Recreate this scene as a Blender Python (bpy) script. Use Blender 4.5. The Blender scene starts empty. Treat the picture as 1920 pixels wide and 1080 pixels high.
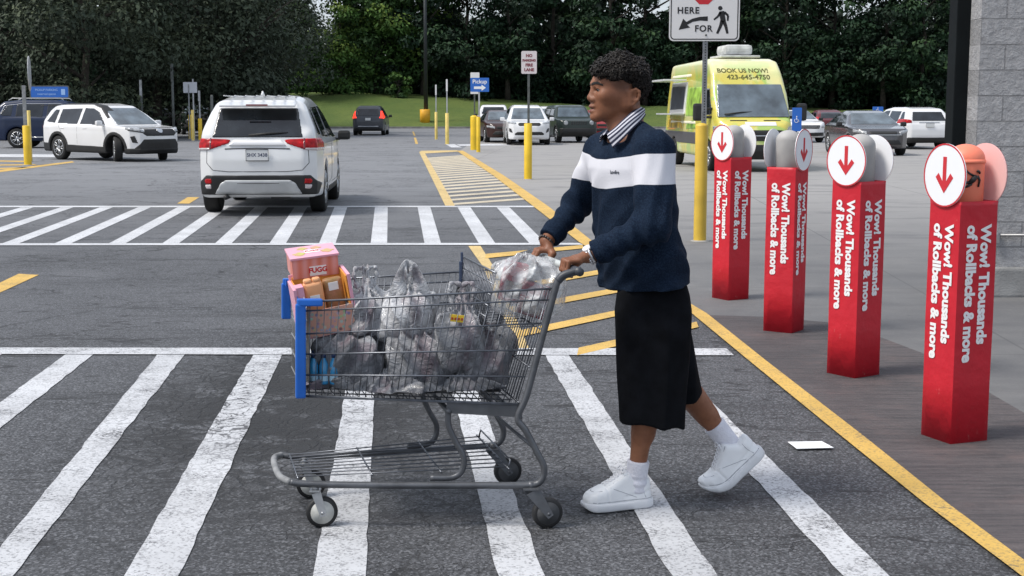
import bpy, bmesh, math, random
import numpy as np
from mathutils import Vector, Matrix

random.seed(7)
RNG = np.random.default_rng(7)
S = bpy.context.scene
COL = S.collection

# ------------------------------------------------------------------ camera, sky, sun, exposure
F_PX, W_PX, H_PX, HORIZON, CAM_H = 2550.0, 1920.0, 1080.0, 204.0, 1.5
PITCH = math.atan((540 - HORIZON) / F_PX)
cam_d = bpy.data.cameras.new('camera')
cam = bpy.data.objects.new('camera', cam_d)
COL.objects.link(cam)
cam.location = (0, 0, CAM_H)
cam.rotation_euler = (math.pi / 2 - PITCH, 0, 0)
cam_d.sensor_width = 36
cam_d.lens = 36 * F_PX / W_PX
cam_d.clip_end = 2000
S.camera = cam

SUN_EL, SUN_AZ = math.radians(54), math.radians(-108)   # azimuth measured from +Y towards +X
world = bpy.data.worlds.new('World')
S.world = world
world.use_nodes = True
wn, wl = world.node_tree.nodes, world.node_tree.links
bg = wn['Background']
sky = wn.new('ShaderNodeTexSky')
sky.sky_type = 'NISHITA'
sky.sun_disc = False
sky.sun_elevation = SUN_EL
sky.sun_rotation = SUN_AZ
sky.dust_density = 3.0
sky.air_density = 1.0
# broken cloud cover over the clear sky
tc = wn.new('ShaderNodeTexCoord')
mp = wn.new('ShaderNodeMapping')
mp.inputs['Scale'].default_value = (1, 1, 2.6)
nz = wn.new('ShaderNodeTexNoise')
nz.inputs['Scale'].default_value = 2.3
nz.inputs['Detail'].default_value = 7
nz.inputs['Roughness'].default_value = .6
cr = wn.new('ShaderNodeValToRGB')
cr.color_ramp.elements[0].position = .36
cr.color_ramp.elements[0].color = (.12, .12, .12, 1)
cr.color_ramp.elements[1].position = .62
cr.color_ramp.elements[1].color = (.95, .95, .95, 1)
mx = wn.new('ShaderNodeMix')
mx.data_type = 'RGBA'
mx.inputs['B'].default_value = (6.3, 6.8, 7.6, 1)
wl.new(tc.outputs['Generated'], mp.inputs['Vector'])
wl.new(mp.outputs['Vector'], nz.inputs['Vector'])
wl.new(nz.outputs['Fac'], cr.inputs['Fac'])
wl.new(cr.outputs['Color'], mx.inputs['Factor'])
wl.new(sky.outputs['Color'], mx.inputs['A'])
wl.new(mx.outputs['Result'], bg.inputs['Color'])
bg.inputs['Strength'].default_value = .1
sun_d = bpy.data.lights.new('sun', 'SUN')
sun_d.energy = 2.1
sun_d.angle = math.radians(17)
sun_d.color = (1, .96, .9)
sun = bpy.data.objects.new('sun', sun_d)
COL.objects.link(sun)
_sd = Vector((math.sin(SUN_AZ) * math.cos(SUN_EL), math.cos(SUN_AZ) * math.cos(SUN_EL), math.sin(SUN_EL)))
sun.rotation_euler = _sd.to_track_quat('Z', 'Y').to_euler()
S.view_settings.view_transform = 'Standard'
S.view_settings.look = 'None'
S.view_settings.exposure = .65
S.view_settings.gamma = 1

# ------------------------------------------------------------------ picture -> world helpers
_cp, _sp = math.cos(PITCH), math.sin(PITCH)
def _ray(px, py):
    u, v = (px - 960) / F_PX, (540 - py) / F_PX
    return u, _cp + v * _sp, -_sp + v * _cp
def P(px, py, Y):
    "world point seen at photo pixel px,py at distance Y along the ground"
    a, b, c = _ray(px, py)
    t = Y / b
    return np.array([a * t, Y, CAM_H + c * t])
def G(px, py, z=0.0):
    "world point on the plane z seen at photo pixel px,py"
    a, b, c = _ray(px, py)
    t = (z - CAM_H) / c
    return np.array([a * t, b * t, z])

# ------------------------------------------------------------------ materials
MATS = {}
def mat(name, col, rough=.5, metal=0., var=.0, scale=8., bump=0., bscale=60., coat=0., spec=.5, detail=6, trans=0., col2=None, sheen=0., alpha=1., bdist=.01):
    if name in MATS:
        return MATS[name]
    m = bpy.data.materials.new(name)
    m.use_nodes = True
    n, l = m.node_tree.nodes, m.node_tree.links
    b = n['Principled BSDF']
    b.inputs['Base Color'].default_value = (*col, 1)
    b.inputs['Roughness'].default_value = rough
    b.inputs['Metallic'].default_value = metal
    b.inputs['Coat Weight'].default_value = coat
    b.inputs['Coat Roughness'].default_value = .06
    b.inputs['Specular IOR Level'].default_value = spec
    b.inputs['Transmission Weight'].default_value = trans
    b.inputs['Sheen Weight'].default_value = sheen
    b.inputs['Alpha'].default_value = alpha
    t = n.new('ShaderNodeTexCoord')
    if var or col2:
        nz = n.new('ShaderNodeTexNoise')
        nz.inputs['Scale'].default_value = scale
        nz.inputs['Detail'].default_value = detail
        l.new(t.outputs['Object'], nz.inputs['Vector'])
        r = n.new('ShaderNodeValToRGB')
        c0 = col2 if col2 else tuple(max(0, c * (1 - var)) for c in col)
        c1 = col if col2 else tuple(min(1, c * (1 + var)) for c in col)
        r.color_ramp.elements[0].position = .32
        r.color_ramp.elements[1].position = .68
        r.color_ramp.elements[0].color = (*c0, 1)
        r.color_ramp.elements[1].color = (*c1, 1)
        l.new(nz.outputs['Fac'], r.inputs['Fac'])
        l.new(r.outputs['Color'], b.inputs['Base Color'])
    if bump:
        nb = n.new('ShaderNodeTexNoise')
        nb.inputs['Scale'].default_value = bscale
        nb.inputs['Detail'].default_value = 5
        l.new(t.outputs['Object'], nb.inputs['Vector'])
        bp = n.new('ShaderNodeBump')
        bp.inputs['Strength'].default_value = bump
        bp.inputs['Distance'].default_value = bdist
        l.new(nb.outputs['Fac'], bp.inputs['Height'])
        l.new(bp.outputs['Normal'], b.inputs['Normal'])
    MATS[name] = m
    return m

class NT:
    "small node-graph writer"
    def __init__(s, name):
        s.m = bpy.data.materials.new(name); s.m.use_nodes = True
        s.n, s.l = s.m.node_tree.nodes, s.m.node_tree.links
        s.b = s.n['Principled BSDF']; s.out = s.n['Material Output']
        s.tc = s.n.new('ShaderNodeTexCoord')
        MATS[name] = s.m
    def set(s, sock, v):
        if isinstance(v, bpy.types.NodeSocket): s.l.new(v, sock)
        elif v is not None:
            try: sock.default_value = v
            except Exception: sock.default_value = (*v, 1)
    def map(s, scale=(1, 1, 1), rot=(0, 0, 0), loc=(0, 0, 0), src=None):
        k = s.n.new('ShaderNodeMapping')
        k.inputs['Scale'].default_value = scale; k.inputs['Rotation'].default_value = rot; k.inputs['Location'].default_value = loc
        s.l.new(src or s.tc.outputs['Object'], k.inputs['Vector'])
        return k.outputs[0]
    def noise(s, scale, detail=5, rough=.55, vec=None, dist=0.):
        k = s.n.new('ShaderNodeTexNoise')
        k.inputs['Scale'].default_value = scale; k.inputs['Detail'].default_value = detail
        k.inputs['Roughness'].default_value = rough; k.inputs['Distortion'].default_value = dist
        s.l.new(vec or s.tc.outputs['Object'], k.inputs['Vector'])
        return k.outputs['Fac']
    def voro(s, scale, feature='DISTANCE_TO_EDGE', vec=None, rand=1.):
        k = s.n.new('ShaderNodeTexVoronoi'); k.feature = feature
        k.inputs['Scale'].default_value = scale; k.inputs['Randomness'].default_value = rand
        s.l.new(vec or s.tc.outputs['Object'], k.inputs['Vector'])
        return k.outputs['Distance']
    def math(s, op, a, b=None, clamp=False):
        k = s.n.new('ShaderNodeMath'); k.operation = op; k.use_clamp = clamp
        s.set(k.inputs[0], a)
        if b is not None: s.set(k.inputs[1], b)
        return k.outputs[0]
    def ramp(s, f, lo, hi, a=0., b=1.):
        k = s.n.new('ShaderNodeMapRange'); k.interpolation_type = 'SMOOTHSTEP'
        k.inputs[1].default_value = lo; k.inputs[2].default_value = hi
        k.inputs[3].default_value = a; k.inputs[4].default_value = b
        s.l.new(f, k.inputs[0]); return k.outputs[0]
    def mix(s, f, a, b):
        k = s.n.new('ShaderNodeMix'); k.data_type = 'RGBA'
        s.set(k.inputs['Factor'], f)
        for q, v in (('A', a), ('B', b)):
            if isinstance(v, bpy.types.NodeSocket): s.l.new(v, k.inputs[q])
            else: k.inputs[q].default_value = (*v, 1)
        return k.outputs['Result']
    def vec(s, vector=None):
        k = s.n.new('ShaderNodeSeparateXYZ'); s.l.new(vector or s.tc.outputs['Object'], k.inputs[0]); return k.outputs
    def attr(s, name):
        k = s.n.new('ShaderNodeAttribute'); k.attribute_name = name; return k.outputs
    def bump(s, h, strength=.5, dist=.01):
        k = s.n.new('ShaderNodeBump'); k.inputs['Strength'].default_value = strength; k.inputs['Distance'].default_value = dist
        s.l.new(h, k.inputs['Height']); s.l.new(k.outputs[0], s.b.inputs['Normal'])
    def col(s, c): s.set(s.b.inputs['Base Color'], c)
    def rough(s, r): s.set(s.b.inputs['Roughness'], r)

# ------------------------------------------------------------------ object helpers
def origin_of(o):
    v = Vector((0, 0, 0))
    while o is not None:
        v += o.location; o = o.parent
    return v
def tag(o, label=None, cat=None, group=None, kind=None):
    if label: o['label'] = label
    if cat: o['category'] = cat
    if group: o['group'] = group
    if kind: o['kind'] = kind
    return o
def thing(name, label, cat, loc=(0, 0, 0), rz=0., group=None):
    o = bpy.data.objects.new(name, None); COL.objects.link(o)
    o.location = tuple(float(c) for c in loc); o.rotation_euler = (0, 0, rz)
    o.empty_display_size = .1
    return tag(o, label, cat, group)
def copy_tree(o, parent=None):
    c = o.copy(); COL.objects.link(c); c.parent = parent
    for ch in list(o.children): copy_tree(ch, c)
    return c

class MB:
    "collects shapes, then becomes one mesh object"
    def __init__(s): s.v = []; s.f = []; s.n = 0; s.sm = []
    def add(s, v, f, smooth=False):
        v = np.asarray(v, float).reshape(-1, 3)
        s.v.append(v)
        for q in f:
            s.f.append(tuple(int(i) + s.n for i in q)); s.sm.append(smooth)
        s.n += len(v)
        return s
    def box(s, c, size, rz=0., bev=0., M=None):
        x, y, z = (k / 2 for k in size)
        if bev > 0:
            bm = bmesh.new(); bmesh.ops.create_cube(bm, size=1)
            for q in bm.verts: q.co = (q.co.x * size[0], q.co.y * size[1], q.co.z * size[2])
            bmesh.ops.bevel(bm, geom=bm.edges[:], offset=min(bev, min(size) * .49), segments=2, affect='EDGES', profile=.6)
            bm.verts.index_update()
            v = np.array([q.co for q in bm.verts]); f = [[w.index for w in q.verts] for q in bm.faces]; bm.free()
        else:
            v = np.array([(a * x, b * y, d * z) for a in (-1, 1) for b in (-1, 1) for d in (-1, 1)])
            f = [(0, 1, 3, 2), (4, 6, 7, 5), (0, 4, 5, 1), (2, 3, 7, 6), (0, 2, 6, 4), (1, 5, 7, 3)]
        if M is not None: v = v @ np.array(M)[:3, :3].T
        elif rz:
            ca, sa = math.cos(rz), math.sin(rz); v = v @ np.array([[ca, sa, 0], [-sa, ca, 0], [0, 0, 1]])
        return s.add(v + np.asarray(c, float), f)
    def tube(s, pts, r, n=8, closed=False, cap=True):
        pts = [np.asarray(p, float) for p in pts]; k = len(pts)
        rs = r if hasattr(r, '__len__') else [r] * k
        vs = []; up = None
        for i, p in enumerate(pts):
            a = pts[(i - 1) % k] if (i or closed) else p
            b = pts[(i + 1) % k] if (i < k - 1 or closed) else p
            d = b - a; d = d / (np.linalg.norm(d) + 1e-12)
            if up is None:
                up = np.array([0, 0, 1.]) if abs(d[2]) < .9 else np.array([1., 0, 0])
            e1 = np.cross(d, up); e1 /= np.linalg.norm(e1) + 1e-12
            e2 = np.cross(e1, d); up = e2
            for j in range(n):
                t = 2 * math.pi * j / n
                vs.append(p + rs[i] * (math.cos(t) * e1 + math.sin(t) * e2))
        f = []
        for i in range(k if closed else k - 1):
            for j in range(n):
                a, b = i * n + j, i * n + (j + 1) % n
                c, d = ((i + 1) % k) * n + (j + 1) % n, ((i + 1) % k) * n + j
                f.append((a, b, c, d))
        if cap and not closed:
            f.append(tuple(range(n))[::-1]); f.append(tuple((k - 1) * n + j for j in range(n)))
        return s.add(vs, f, True)
    def lathe(s, prof, n=24, M=None, c=(0, 0, 0)):
        "prof: (radius, height) pairs turned round z"
        vs = []
        for (r, h) in prof:
            for j in range(n):
                t = 2 * math.pi * j / n; vs.append((r * math.cos(t), r * math.sin(t), h))
        k = len(prof); f = []
        for i in range(k - 1):
            for j in range(n):
                f.append((i * n + j, i * n + (j + 1) % n, (i + 1) * n + (j + 1) % n, (i + 1) * n + j))
        f.append(tuple(range(n))[::-1]); f.append(tuple((k - 1) * n + j for j in range(n)))
        v = np.array(vs)
        if M is not None: v = v @ np.array(M)[:3, :3].T
        return s.add(v + np.asarray(c, float), f, True)
    def prism(s, poly, a, b, axes=None, o=(0, 0, 0)):
        "polygon in the plane of axes[0],axes[1], from a to b along axes[2]"
        ax = [np.array(q, float) for q in (axes or ((1, 0, 0), (0, 1, 0), (0, 0, 1)))]
        o = np.asarray(o, float); k = len(poly)
        v = [o + p[0] * ax[0] + p[1] * ax[1] + h * ax[2] for h in (a, b) for p in poly]
        f = [tuple(range(k))[::-1], tuple(k + i for i in range(k))]
        f += [(i, (i + 1) % k, k + (i + 1) % k, k + i) for i in range(k)]
        return s.add(v, f)
    def build(s, name, m, parent=None, world=True, bevel=0.):
        if not s.v: return None
        V = np.concatenate(s.v)
        me = bpy.data.meshes.new(name)
        if parent is not None and world: V = V - np.array(origin_of(parent))
        me.from_pydata(V.tolist(), [], s.f)
        me.polygons.foreach_set('use_smooth', s.sm)
        me.update()
        bm = bmesh.new(); bm.from_mesh(me); bmesh.ops.recalc_face_normals(bm, faces=bm.faces[:]); bm.to_mesh(me); bm.free()
        for q in (m if isinstance(m, (list, tuple)) else [m]): me.materials.append(q)
        o = bpy.data.objects.new(name, me); COL.objects.link(o)
        if parent is not None: o.parent = parent
        elif world is not None: pass
        return o
def shift_origin(o, loc):
    "give a top-level mesh its origin at loc"
    loc = Vector(tuple(float(c) for c in loc))
    o.data.transform(Matrix.Translation(-loc)); o.location = loc
    return o
def smooth_by_angle(o, deg=40):
    me = o.data
    me.polygons.foreach_set('use_smooth', [True] * len(me.polygons))
    try: me.set_sharp_from_angle(angle=math.radians(deg))
    except Exception: pass
    return o
def text_mesh(body, size, bold=0., align='CENTER', depth=.002, spacing=1., lines=1.):
    "lettering as vertices and faces in the xy plane"
    c = bpy.data.curves.new('lettering', 'FONT')
    c.body = body; c.size = size; c.align_x = align; c.align_y = 'CENTER'
    c.extrude = depth / 2; c.offset = bold; c.resolution_u = 3; c.space_character = spacing; c.space_line = lines
    o = bpy.data.objects.new('lettering', c); COL.objects.link(o)
    dg = bpy.context.evaluated_depsgraph_get()
    me = bpy.data.meshes.new_from_object(o.evaluated_get(dg))
    v = np.array([q.co for q in me.vertices]).reshape(-1, 3); f = [tuple(p.vertices) for p in me.polygons]
    bpy.data.objects.remove(o); bpy.data.curves.remove(c); bpy.data.meshes.remove(me)
    return v, f
def put_text(mb, body, size, o, ux, uy, **k):
    "lettering with its reading direction ux and its up direction uy"
    v, f = text_mesh(body, size, **k)
    ux, uy = np.asarray(ux, float), np.asarray(uy, float)
    ux /= np.linalg.norm(ux); uy /= np.linalg.norm(uy); uz = np.cross(ux, uy)
    mb.add(np.asarray(o, float) + v[:, :1] * ux + v[:, 1:2] * uy + v[:, 2:] * uz, f)

# ------------------------------------------------------------------ distance-field modelling
def smin(a, b, k):
    h = np.clip(.5 + .5 * (b - a) / k, 0, 1); return b + (a - b) * h - k * h * (1 - h)
def smax(a, b, k): return -smin(-a, -b, k)
def ell(x, y, z, c, r):
    a, b, d = (x - c[0]), (y - c[1]), (z - c[2])
    k0 = np.sqrt((a / r[0]) ** 2 + (b / r[1]) ** 2 + (d / r[2]) ** 2)
    k1 = np.sqrt((a / r[0] ** 2) ** 2 + (b / r[1] ** 2) ** 2 + (d / r[2] ** 2) ** 2) + 1e-9
    return k0 * (k0 - 1) / k1
def cone(x, y, z, a, b, ra, rb):
    a = np.asarray(a, float); d = np.asarray(b, float) - a; L = float(d @ d) + 1e-12
    px, py, pz = x - a[0], y - a[1], z - a[2]
    t = np.clip((px * d[0] + py * d[1] + pz * d[2]) / L, 0, 1)
    return np.sqrt((px - t * d[0]) ** 2 + (py - t * d[1]) ** 2 + (pz - t * d[2]) ** 2) - (ra + (rb - ra) * t)
def poly2(poly, U, V):
    "signed distance to a polygon, negative inside"
    U, V = np.broadcast_arrays(U, V)
    d = np.full(U.shape, 1e9); s = np.ones(U.shape)
    n = len(poly)
    for i in range(n):
        (x0, y0), (x1, y1) = poly[i], poly[i - 1]
        ex, ey = x1 - x0, y1 - y0
        wx, wy = U - x0, V - y0
        t = np.clip((wx * ex + wy * ey) / (ex * ex + ey * ey + 1e-12), 0, 1)
        bx, by = wx - ex * t, wy - ey * t
        d = np.minimum(d, bx * bx + by * by)
        c1, c2, c3 = V >= y0, V < y1, ex * wy > ey * wx
        flip = (c1 & c2 & c3) | (~c1 & ~c2 & ~c3)
        s = np.where(flip, -s, s)
    return s * np.sqrt(d)
def vnoise(x, y, z, seed=0, n=3, scale=1.):
    "cheap smooth pseudo-noise, about -1..1"
    r = np.random.default_rng(seed); t = 0.; a = 1.; tot = 0.
    for k in range(n * 3):
        d = r.normal(size=3); d /= np.linalg.norm(d); ph = r.uniform(0, 6.28); fr = scale * (1.7 ** (k // 3)) * r.uniform(.8, 1.25); am = .6 ** (k // 3)
        t = t + am * np.sin(fr * (d[0] * x + d[1] * y + d[2] * z) + ph); tot += am
    return t / tot * 1.7
def sdf_mesh(f, lo, hi, h, slack=0., B=20):
    "surface nets over a sparse set of blocks; returns vertices, quads"
    lo = np.asarray(lo, float); hi = np.asarray(hi, float)
    n = np.ceil((hi - lo) / h).astype(int) + 1
    nb = np.ceil(n / B).astype(int)
    ci = np.stack(np.meshgrid(*[np.arange(k) for k in nb], indexing='ij'), -1).reshape(-1, 3)
    cc = lo + (ci * B + B / 2) * h
    Fc = f(cc[:, 0], cc[:, 1], cc[:, 2])
    act = ci[np.abs(Fc) < (B / 2 + 1.5) * h * 1.7321 * 1.15 + slack]
    big = (n + 4).astype(np.int64)
    VID = []; VP = []; Q = []
    ar = np.arange(B + 2)
    corners = [(i, j, k) for i in (0, 1) for j in (0, 1) for k in (0, 1)]
    edges = [(a, b) for ia, a in enumerate(corners) for b in corners[ia + 1:] if sum(abs(p - q) for p, q in zip(a, b)) == 1]
    for b in act:
        o = b * B - 1                       # samples o .. o+B+1 ; cells o .. o+B
        x = (lo[0] + (o[0] + ar) * h)[:, None, None]; y = (lo[1] + (o[1] + ar) * h)[None, :, None]; z = (lo[2] + (o[2] + ar) * h)[None, None, :]
        F = np.broadcast_to(f(x, y, z), (B + 2,) * 3)
        sgn = F < 0
        if sgn.all() or not sgn.any(): continue
        m = B + 1
        cnt = sum(sgn[i:i + m, j:j + m, k:k + m].astype(np.int8) for i, j, k in corners)
        ac = (cnt > 0) & (cnt < 8)
        if not ac.any(): continue
        I = np.argwhere(ac)
        acc = np.zeros((len(I), 3)); num = np.zeros(len(I))
        for a, c in edges:
            Fa = F[I[:, 0] + a[0], I[:, 1] + a[1], I[:, 2] + a[2]]; Fb = F[I[:, 0] + c[0], I[:, 1] + c[1], I[:, 2] + c[2]]
            cr = (Fa < 0) != (Fb < 0)
            t = np.where(cr, Fa / np.where(cr, Fa - Fb, 1), 0)
            p = np.array(a)[None] + t[:, None] * (np.array(c) - np.array(a))[None]
            acc += np.where(cr[:, None], p, 0); num += cr
        pos = lo + (I + o + acc / num[:, None]) * h
        gi = (I + o + 1).astype(np.int64)
        VID.append((gi[:, 0] * big[1] + gi[:, 1]) * big[2] + gi[:, 2]); VP.append(pos)
        for ax in range(3):
            u, v = (ax + 1) % 3, (ax + 2) % 3
            sl0 = [slice(1, m)] * 3; sl1 = [slice(1, m)] * 3
            sl1[ax] = slice(2, m + 1)
            s0, s1 = sgn[tuple(sl0)], sgn[tuple(sl1)]
            E = np.argwhere(s0 != s1)
            if not len(E): continue
            fl = s0[E[:, 0], E[:, 1], E[:, 2]]
            E = E + 1 + o + 1
            du = np.zeros(3, int); du[u] = 1; dv = np.zeros(3, int); dv[v] = 1
            q = []
            for w in (-du - dv, -dv, 0 * du, -du):
                g = (E + w).astype(np.int64); q.append((g[:, 0] * big[1] + g[:, 1]) * big[2] + g[:, 2])
            q = np.stack(q, 1)
            q[~fl] = q[~fl][:, ::-1]
            Q.append(q)
    if not Q: return np.zeros((0, 3)), np.zeros((0, 4), int)
    VID = np.concatenate(VID); VP = np.concatenate(VP); Q = np.concatenate(Q)
    ids, first = np.unique(VID, return_index=True)
    V = VP[first]
    qi = np.searchsorted(ids, Q); qi = np.clip(qi, 0, len(ids) - 1)
    ok = (ids[qi] == Q).all(1)
    qi = qi[ok]
    used = np.unique(qi); re = np.zeros(len(V), int); re[used] = np.arange(len(used))
    return V[used], re[qi]
def mesh_obj(name, V, Fc, m, parent=None, world=True, smooth=True):
    V = np.asarray(V, float)
    if parent is not None and world: V = V - np.array(origin_of(parent))
    me = bpy.data.meshes.new(name)
    Fc = np.asarray(Fc, np.int32); nf, k = Fc.shape
    me.vertices.add(len(V)); me.vertices.foreach_set('co', V.astype(np.float32).ravel())
    me.loops.add(nf * k); me.loops.foreach_set('vertex_index', Fc.ravel())
    me.polygons.add(nf); me.polygons.foreach_set('loop_start', np.arange(0, nf * k, k, dtype=np.int32))
    me.polygons.foreach_set('use_smooth', np.full(nf, smooth))
    me.update(calc_edges=True); me.validate()
    for q in (m if isinstance(m, (list, tuple)) else [m]): me.materials.append(q)
    o = bpy.data.objects.new(name, me); COL.objects.link(o)
    if parent is not None: o.parent = parent
    return o
def sdf_obj(name, f, lo, hi, h, m, parent=None, world=True, slack=0., smooth=True):
    V, Q = sdf_mesh(f, lo, hi, h, slack)
    if not len(Q):
        print('EMPTY', name); return None
    return mesh_obj(name, V, Q, m, parent, world, smooth)
def float_attr(o, name, vals):
    a = o.data.attributes.new(name, 'FLOAT', 'POINT'); a.data.foreach_set('value', np.asarray(vals, np.float32))

# ================================================================== GROUND AND MARKINGS
def asphalt(name, c0, c1, crack=.5, far=None):
    t = NT(name)
    p = t.tc.outputs['Object']
    big = t.noise(.35, 5, .65)
    mid = t.noise(2.2, 6, .65)
    fine = t.noise(62, 6, .85)
    c = t.mix(t.ramp(big, .38, .62), tuple(k * .82 for k in c0), tuple(k * 1.12 for k in c1))
    c = t.mix(t.ramp(mid, .3, .7, 0, .5), c, tuple(k * .55 for k in c0)); c = t.mix(t.ramp(t.noise(.8, 6, .7, vec=t.map(loc=(5, 8, 0), scale=(1, .45, 1))), .52, .68, 0, .55), c, tuple(k * .5 for k in c0)); c = t.mix(t.ramp(t.noise(.5, 5, .6, vec=t.map(loc=(1, 4, 0))), .55, .7, 0, .4), c, tuple(k * 1.5 for k in c1))
    c = t.mix(t.ramp(fine, .52, .66, 0, .6), c, tuple(min(1, k * 3.6 + .02) for k in c1))
    c = t.mix(t.ramp(fine, .36, .49, .85, 0), c, tuple(k * .2 for k in c0))
    gv = t.n.new('ShaderNodeTexVoronoi'); gv.inputs['Scale'].default_value = 120; t.l.new(p, gv.inputs['Vector'])
    gs = t.n.new('ShaderNodeSeparateColor'); t.l.new(gv.outputs['Color'], gs.inputs[0])
    c = t.mix(t.ramp(gs.outputs[0], .0, .45, .8, 0), c, tuple(k * .22 for k in c0)); c = t.mix(t.ramp(gs.outputs[1], .62, 1., 0, .6), c, tuple(min(1, k * 3.0) for k in c1))
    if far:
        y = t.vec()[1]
        c = t.mix(t.ramp(y, 8, 34, 0, .85), c, far)  # distance gradient paints grazing sky sheen, along with fading, into the colour
    # crack network, only where the surface has failed
    d = t.n.new('ShaderNodeVectorMath'); d.operation = 'MULTIPLY_ADD'
    nzc = t.n.new('ShaderNodeTexNoise'); nzc.inputs['Scale'].default_value = 5; nzc.inputs['Detail'].default_value = 4
    t.l.new(p, nzc.inputs['Vector']); t.l.new(nzc.outputs['Color'], d.inputs[0]); d.inputs[1].default_value = (.35, .35, 0); t.l.new(p, d.inputs[2])
    k1 = t.voro(.42, vec=d.outputs[0]); k2 = t.voro(11, vec=d.outputs[0])
    zone = t.ramp(t.noise(.45, 3, .5, vec=t.map(loc=(3.1, 1.7, 0))), .5, .62)
    l1 = t.math('MULTIPLY', t.ramp(k1, .002, .009, 1, 0), t.ramp(mid, .42, .6))
    l2 = t.math('MULTIPLY', t.ramp(k2, .01, .045, 1, 0), zone)
    # the broken patch under the front of the trolley
    v = t.n.new('ShaderNodeVectorMath'); v.operation = 'DISTANCE'; t.l.new(t.map(scale=(1, .45, 1)), v.inputs[0]); v.inputs[1].default_value = (-1.05, 7.0 * .45, 0)
    patch = t.math('MULTIPLY', t.ramp(v.outputs['Value'], .35, 1.15, 1, 0), t.ramp(t.noise(2.6, 7, .75), .40, .50))
    l3 = t.math('MULTIPLY', t.ramp(k2, .02, .12, 1, 0), t.ramp(v.outputs['Value'], .5, 1.5, 1, 0))
    seam = t.ramp(t.noise(1., 3, .5, vec=t.map(scale=(.35, 3.2, 1))), .615, .64)
    hl_ = t.noise(.8, 4, .55, vec=t.map(scale=(.3, 1.25, 1), loc=(2, 6, 0)), dist=.6)
    l4 = t.ramp(t.math('ABSOLUTE', t.math('SUBTRACT', hl_, .5)), .0015, .0055, 1, 0); h2 = t.noise(.7, 4, .55, vec=t.map(scale=(.22, 1.6, 1), loc=(7, 1, 0)), dist=.5)
    l5 = t.ramp(t.math('ABSOLUTE', t.math('SUBTRACT', h2, .47)), .001, .004, 1, 0)
    l4 = t.math('MULTIPLY', t.math('MAXIMUM', l4, l5), t.ramp(mid, .4, .55))
    l1 = t.math('MAXIMUM', l1, l4)
    tot = t.math('MAXIMUM', t.math('MULTIPLY', l1, .9), t.math('MAXIMUM', t.math('MULTIPLY', l2, .85), l3))
    c = t.mix(t.math('MULTIPLY', tot, crack), c, (.012, .012, .013))
    c = t.mix(t.math('MULTIPLY', patch, 1.), c, (.012, .012, .013))
    c = t.mix(t.math('MULTIPLY', seam, .3), c, (.02, .02, .022))
    t.col(c); t.rough(t.ramp(fine, .3, .7, .62, .85))
    h = t.math('ADD', t.math('MULTIPLY', fine, 1.), t.math('MULTIPLY', tot, -1.2))
    t.bump(h, .8, .006)
    return t.m
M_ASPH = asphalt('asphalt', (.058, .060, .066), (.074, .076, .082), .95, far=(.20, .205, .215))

def paint(name, col, wear=.5, under=(.06, .06, .065)):
    t = NT(name)
    fine = t.noise(60, 6, .85)
    mid = t.noise(4., 5, .6)
    w = t.math('ADD', t.math('MULTIPLY', fine, .65), t.math('MULTIPLY', mid, .35))
    f = t.ramp(w, wear - .06, wear + .035, 1, 0)
    d = t.n.new('ShaderNodeVectorMath'); d.operation = 'MULTIPLY_ADD'
    nzc = t.n.new('ShaderNodeTexNoise'); nzc.inputs['Scale'].default_value = 5; nzc.inputs['Detail'].default_value = 4
    t.l.new(t.tc.outputs['Object'], nzc.inputs['Vector']); t.l.new(nzc.outputs['Color'], d.inputs[0]); d.inputs[1].default_value = (.35, .35, 0); t.l.new(t.tc.outputs['Object'], d.inputs[2])
    k2 = t.voro(11, vec=d.outputs[0])
    v = t.n.new('ShaderNodeVectorMath'); v.operation = 'DISTANCE'; t.l.new(t.map(scale=(1, .45, 1)), v.inputs[0]); v.inputs[1].default_value = (-1.25, 7.0 * .45, 0)
    l3 = t.math('MULTIPLY', t.ramp(k2, .015, .06, 1, 0), t.ramp(v.outputs['Value'], .2, 1.1, 1, 0))
    f = t.math('MAXIMUM', f, l3)
    gv = t.n.new('ShaderNodeTexVoronoi'); gv.inputs['Scale'].default_value = 120; t.l.new(t.tc.outputs['Object'], gv.inputs['Vector'])
    gs = t.n.new('ShaderNodeSeparateColor'); t.l.new(gv.outputs['Color'], gs.inputs[0])
    f = t.math('MAXIMUM', f, t.ramp(gs.outputs[0], .0, .3, .55, 0))
    dirt = t.ramp(t.noise(1.3, 6, .65), .3, .7, 0, .7)
    c = t.mix(dirt, col, tuple(k * .66 for k in col))
    t.col(t.mix(f, c, under)); t.rough(.75)
    t.bump(fine, .4, .004)
    return t.m
M_WHITE_PAINT = paint('white_road_paint', (.56, .57, .59), .455)
M_WHITE_FAR = paint('white_road_paint_fresh', (.60, .61, .63), .40)
M_YELLOW_PAINT = paint('yellow_road_paint', (.66, .42, .10), .435, (.16, .13, .08))
M_PALE_PAINT = paint('pale_yellow_paint', (.62, .54, .40), .43, (.15, .13, .11))

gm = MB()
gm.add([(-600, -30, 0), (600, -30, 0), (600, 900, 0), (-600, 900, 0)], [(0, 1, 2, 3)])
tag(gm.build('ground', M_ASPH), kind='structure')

def sheet(name, polys, m, z):
    mb = MB()
    for q in polys:
        mb.add([(*G(x, y)[:2], z) for x, y in q], [tuple(range(len(q)))])
    o = mb.build(name, m)
    return tag(o, kind='structure')
def quads(name, qs, m, z): return sheet(name, qs, m, z)

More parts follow.
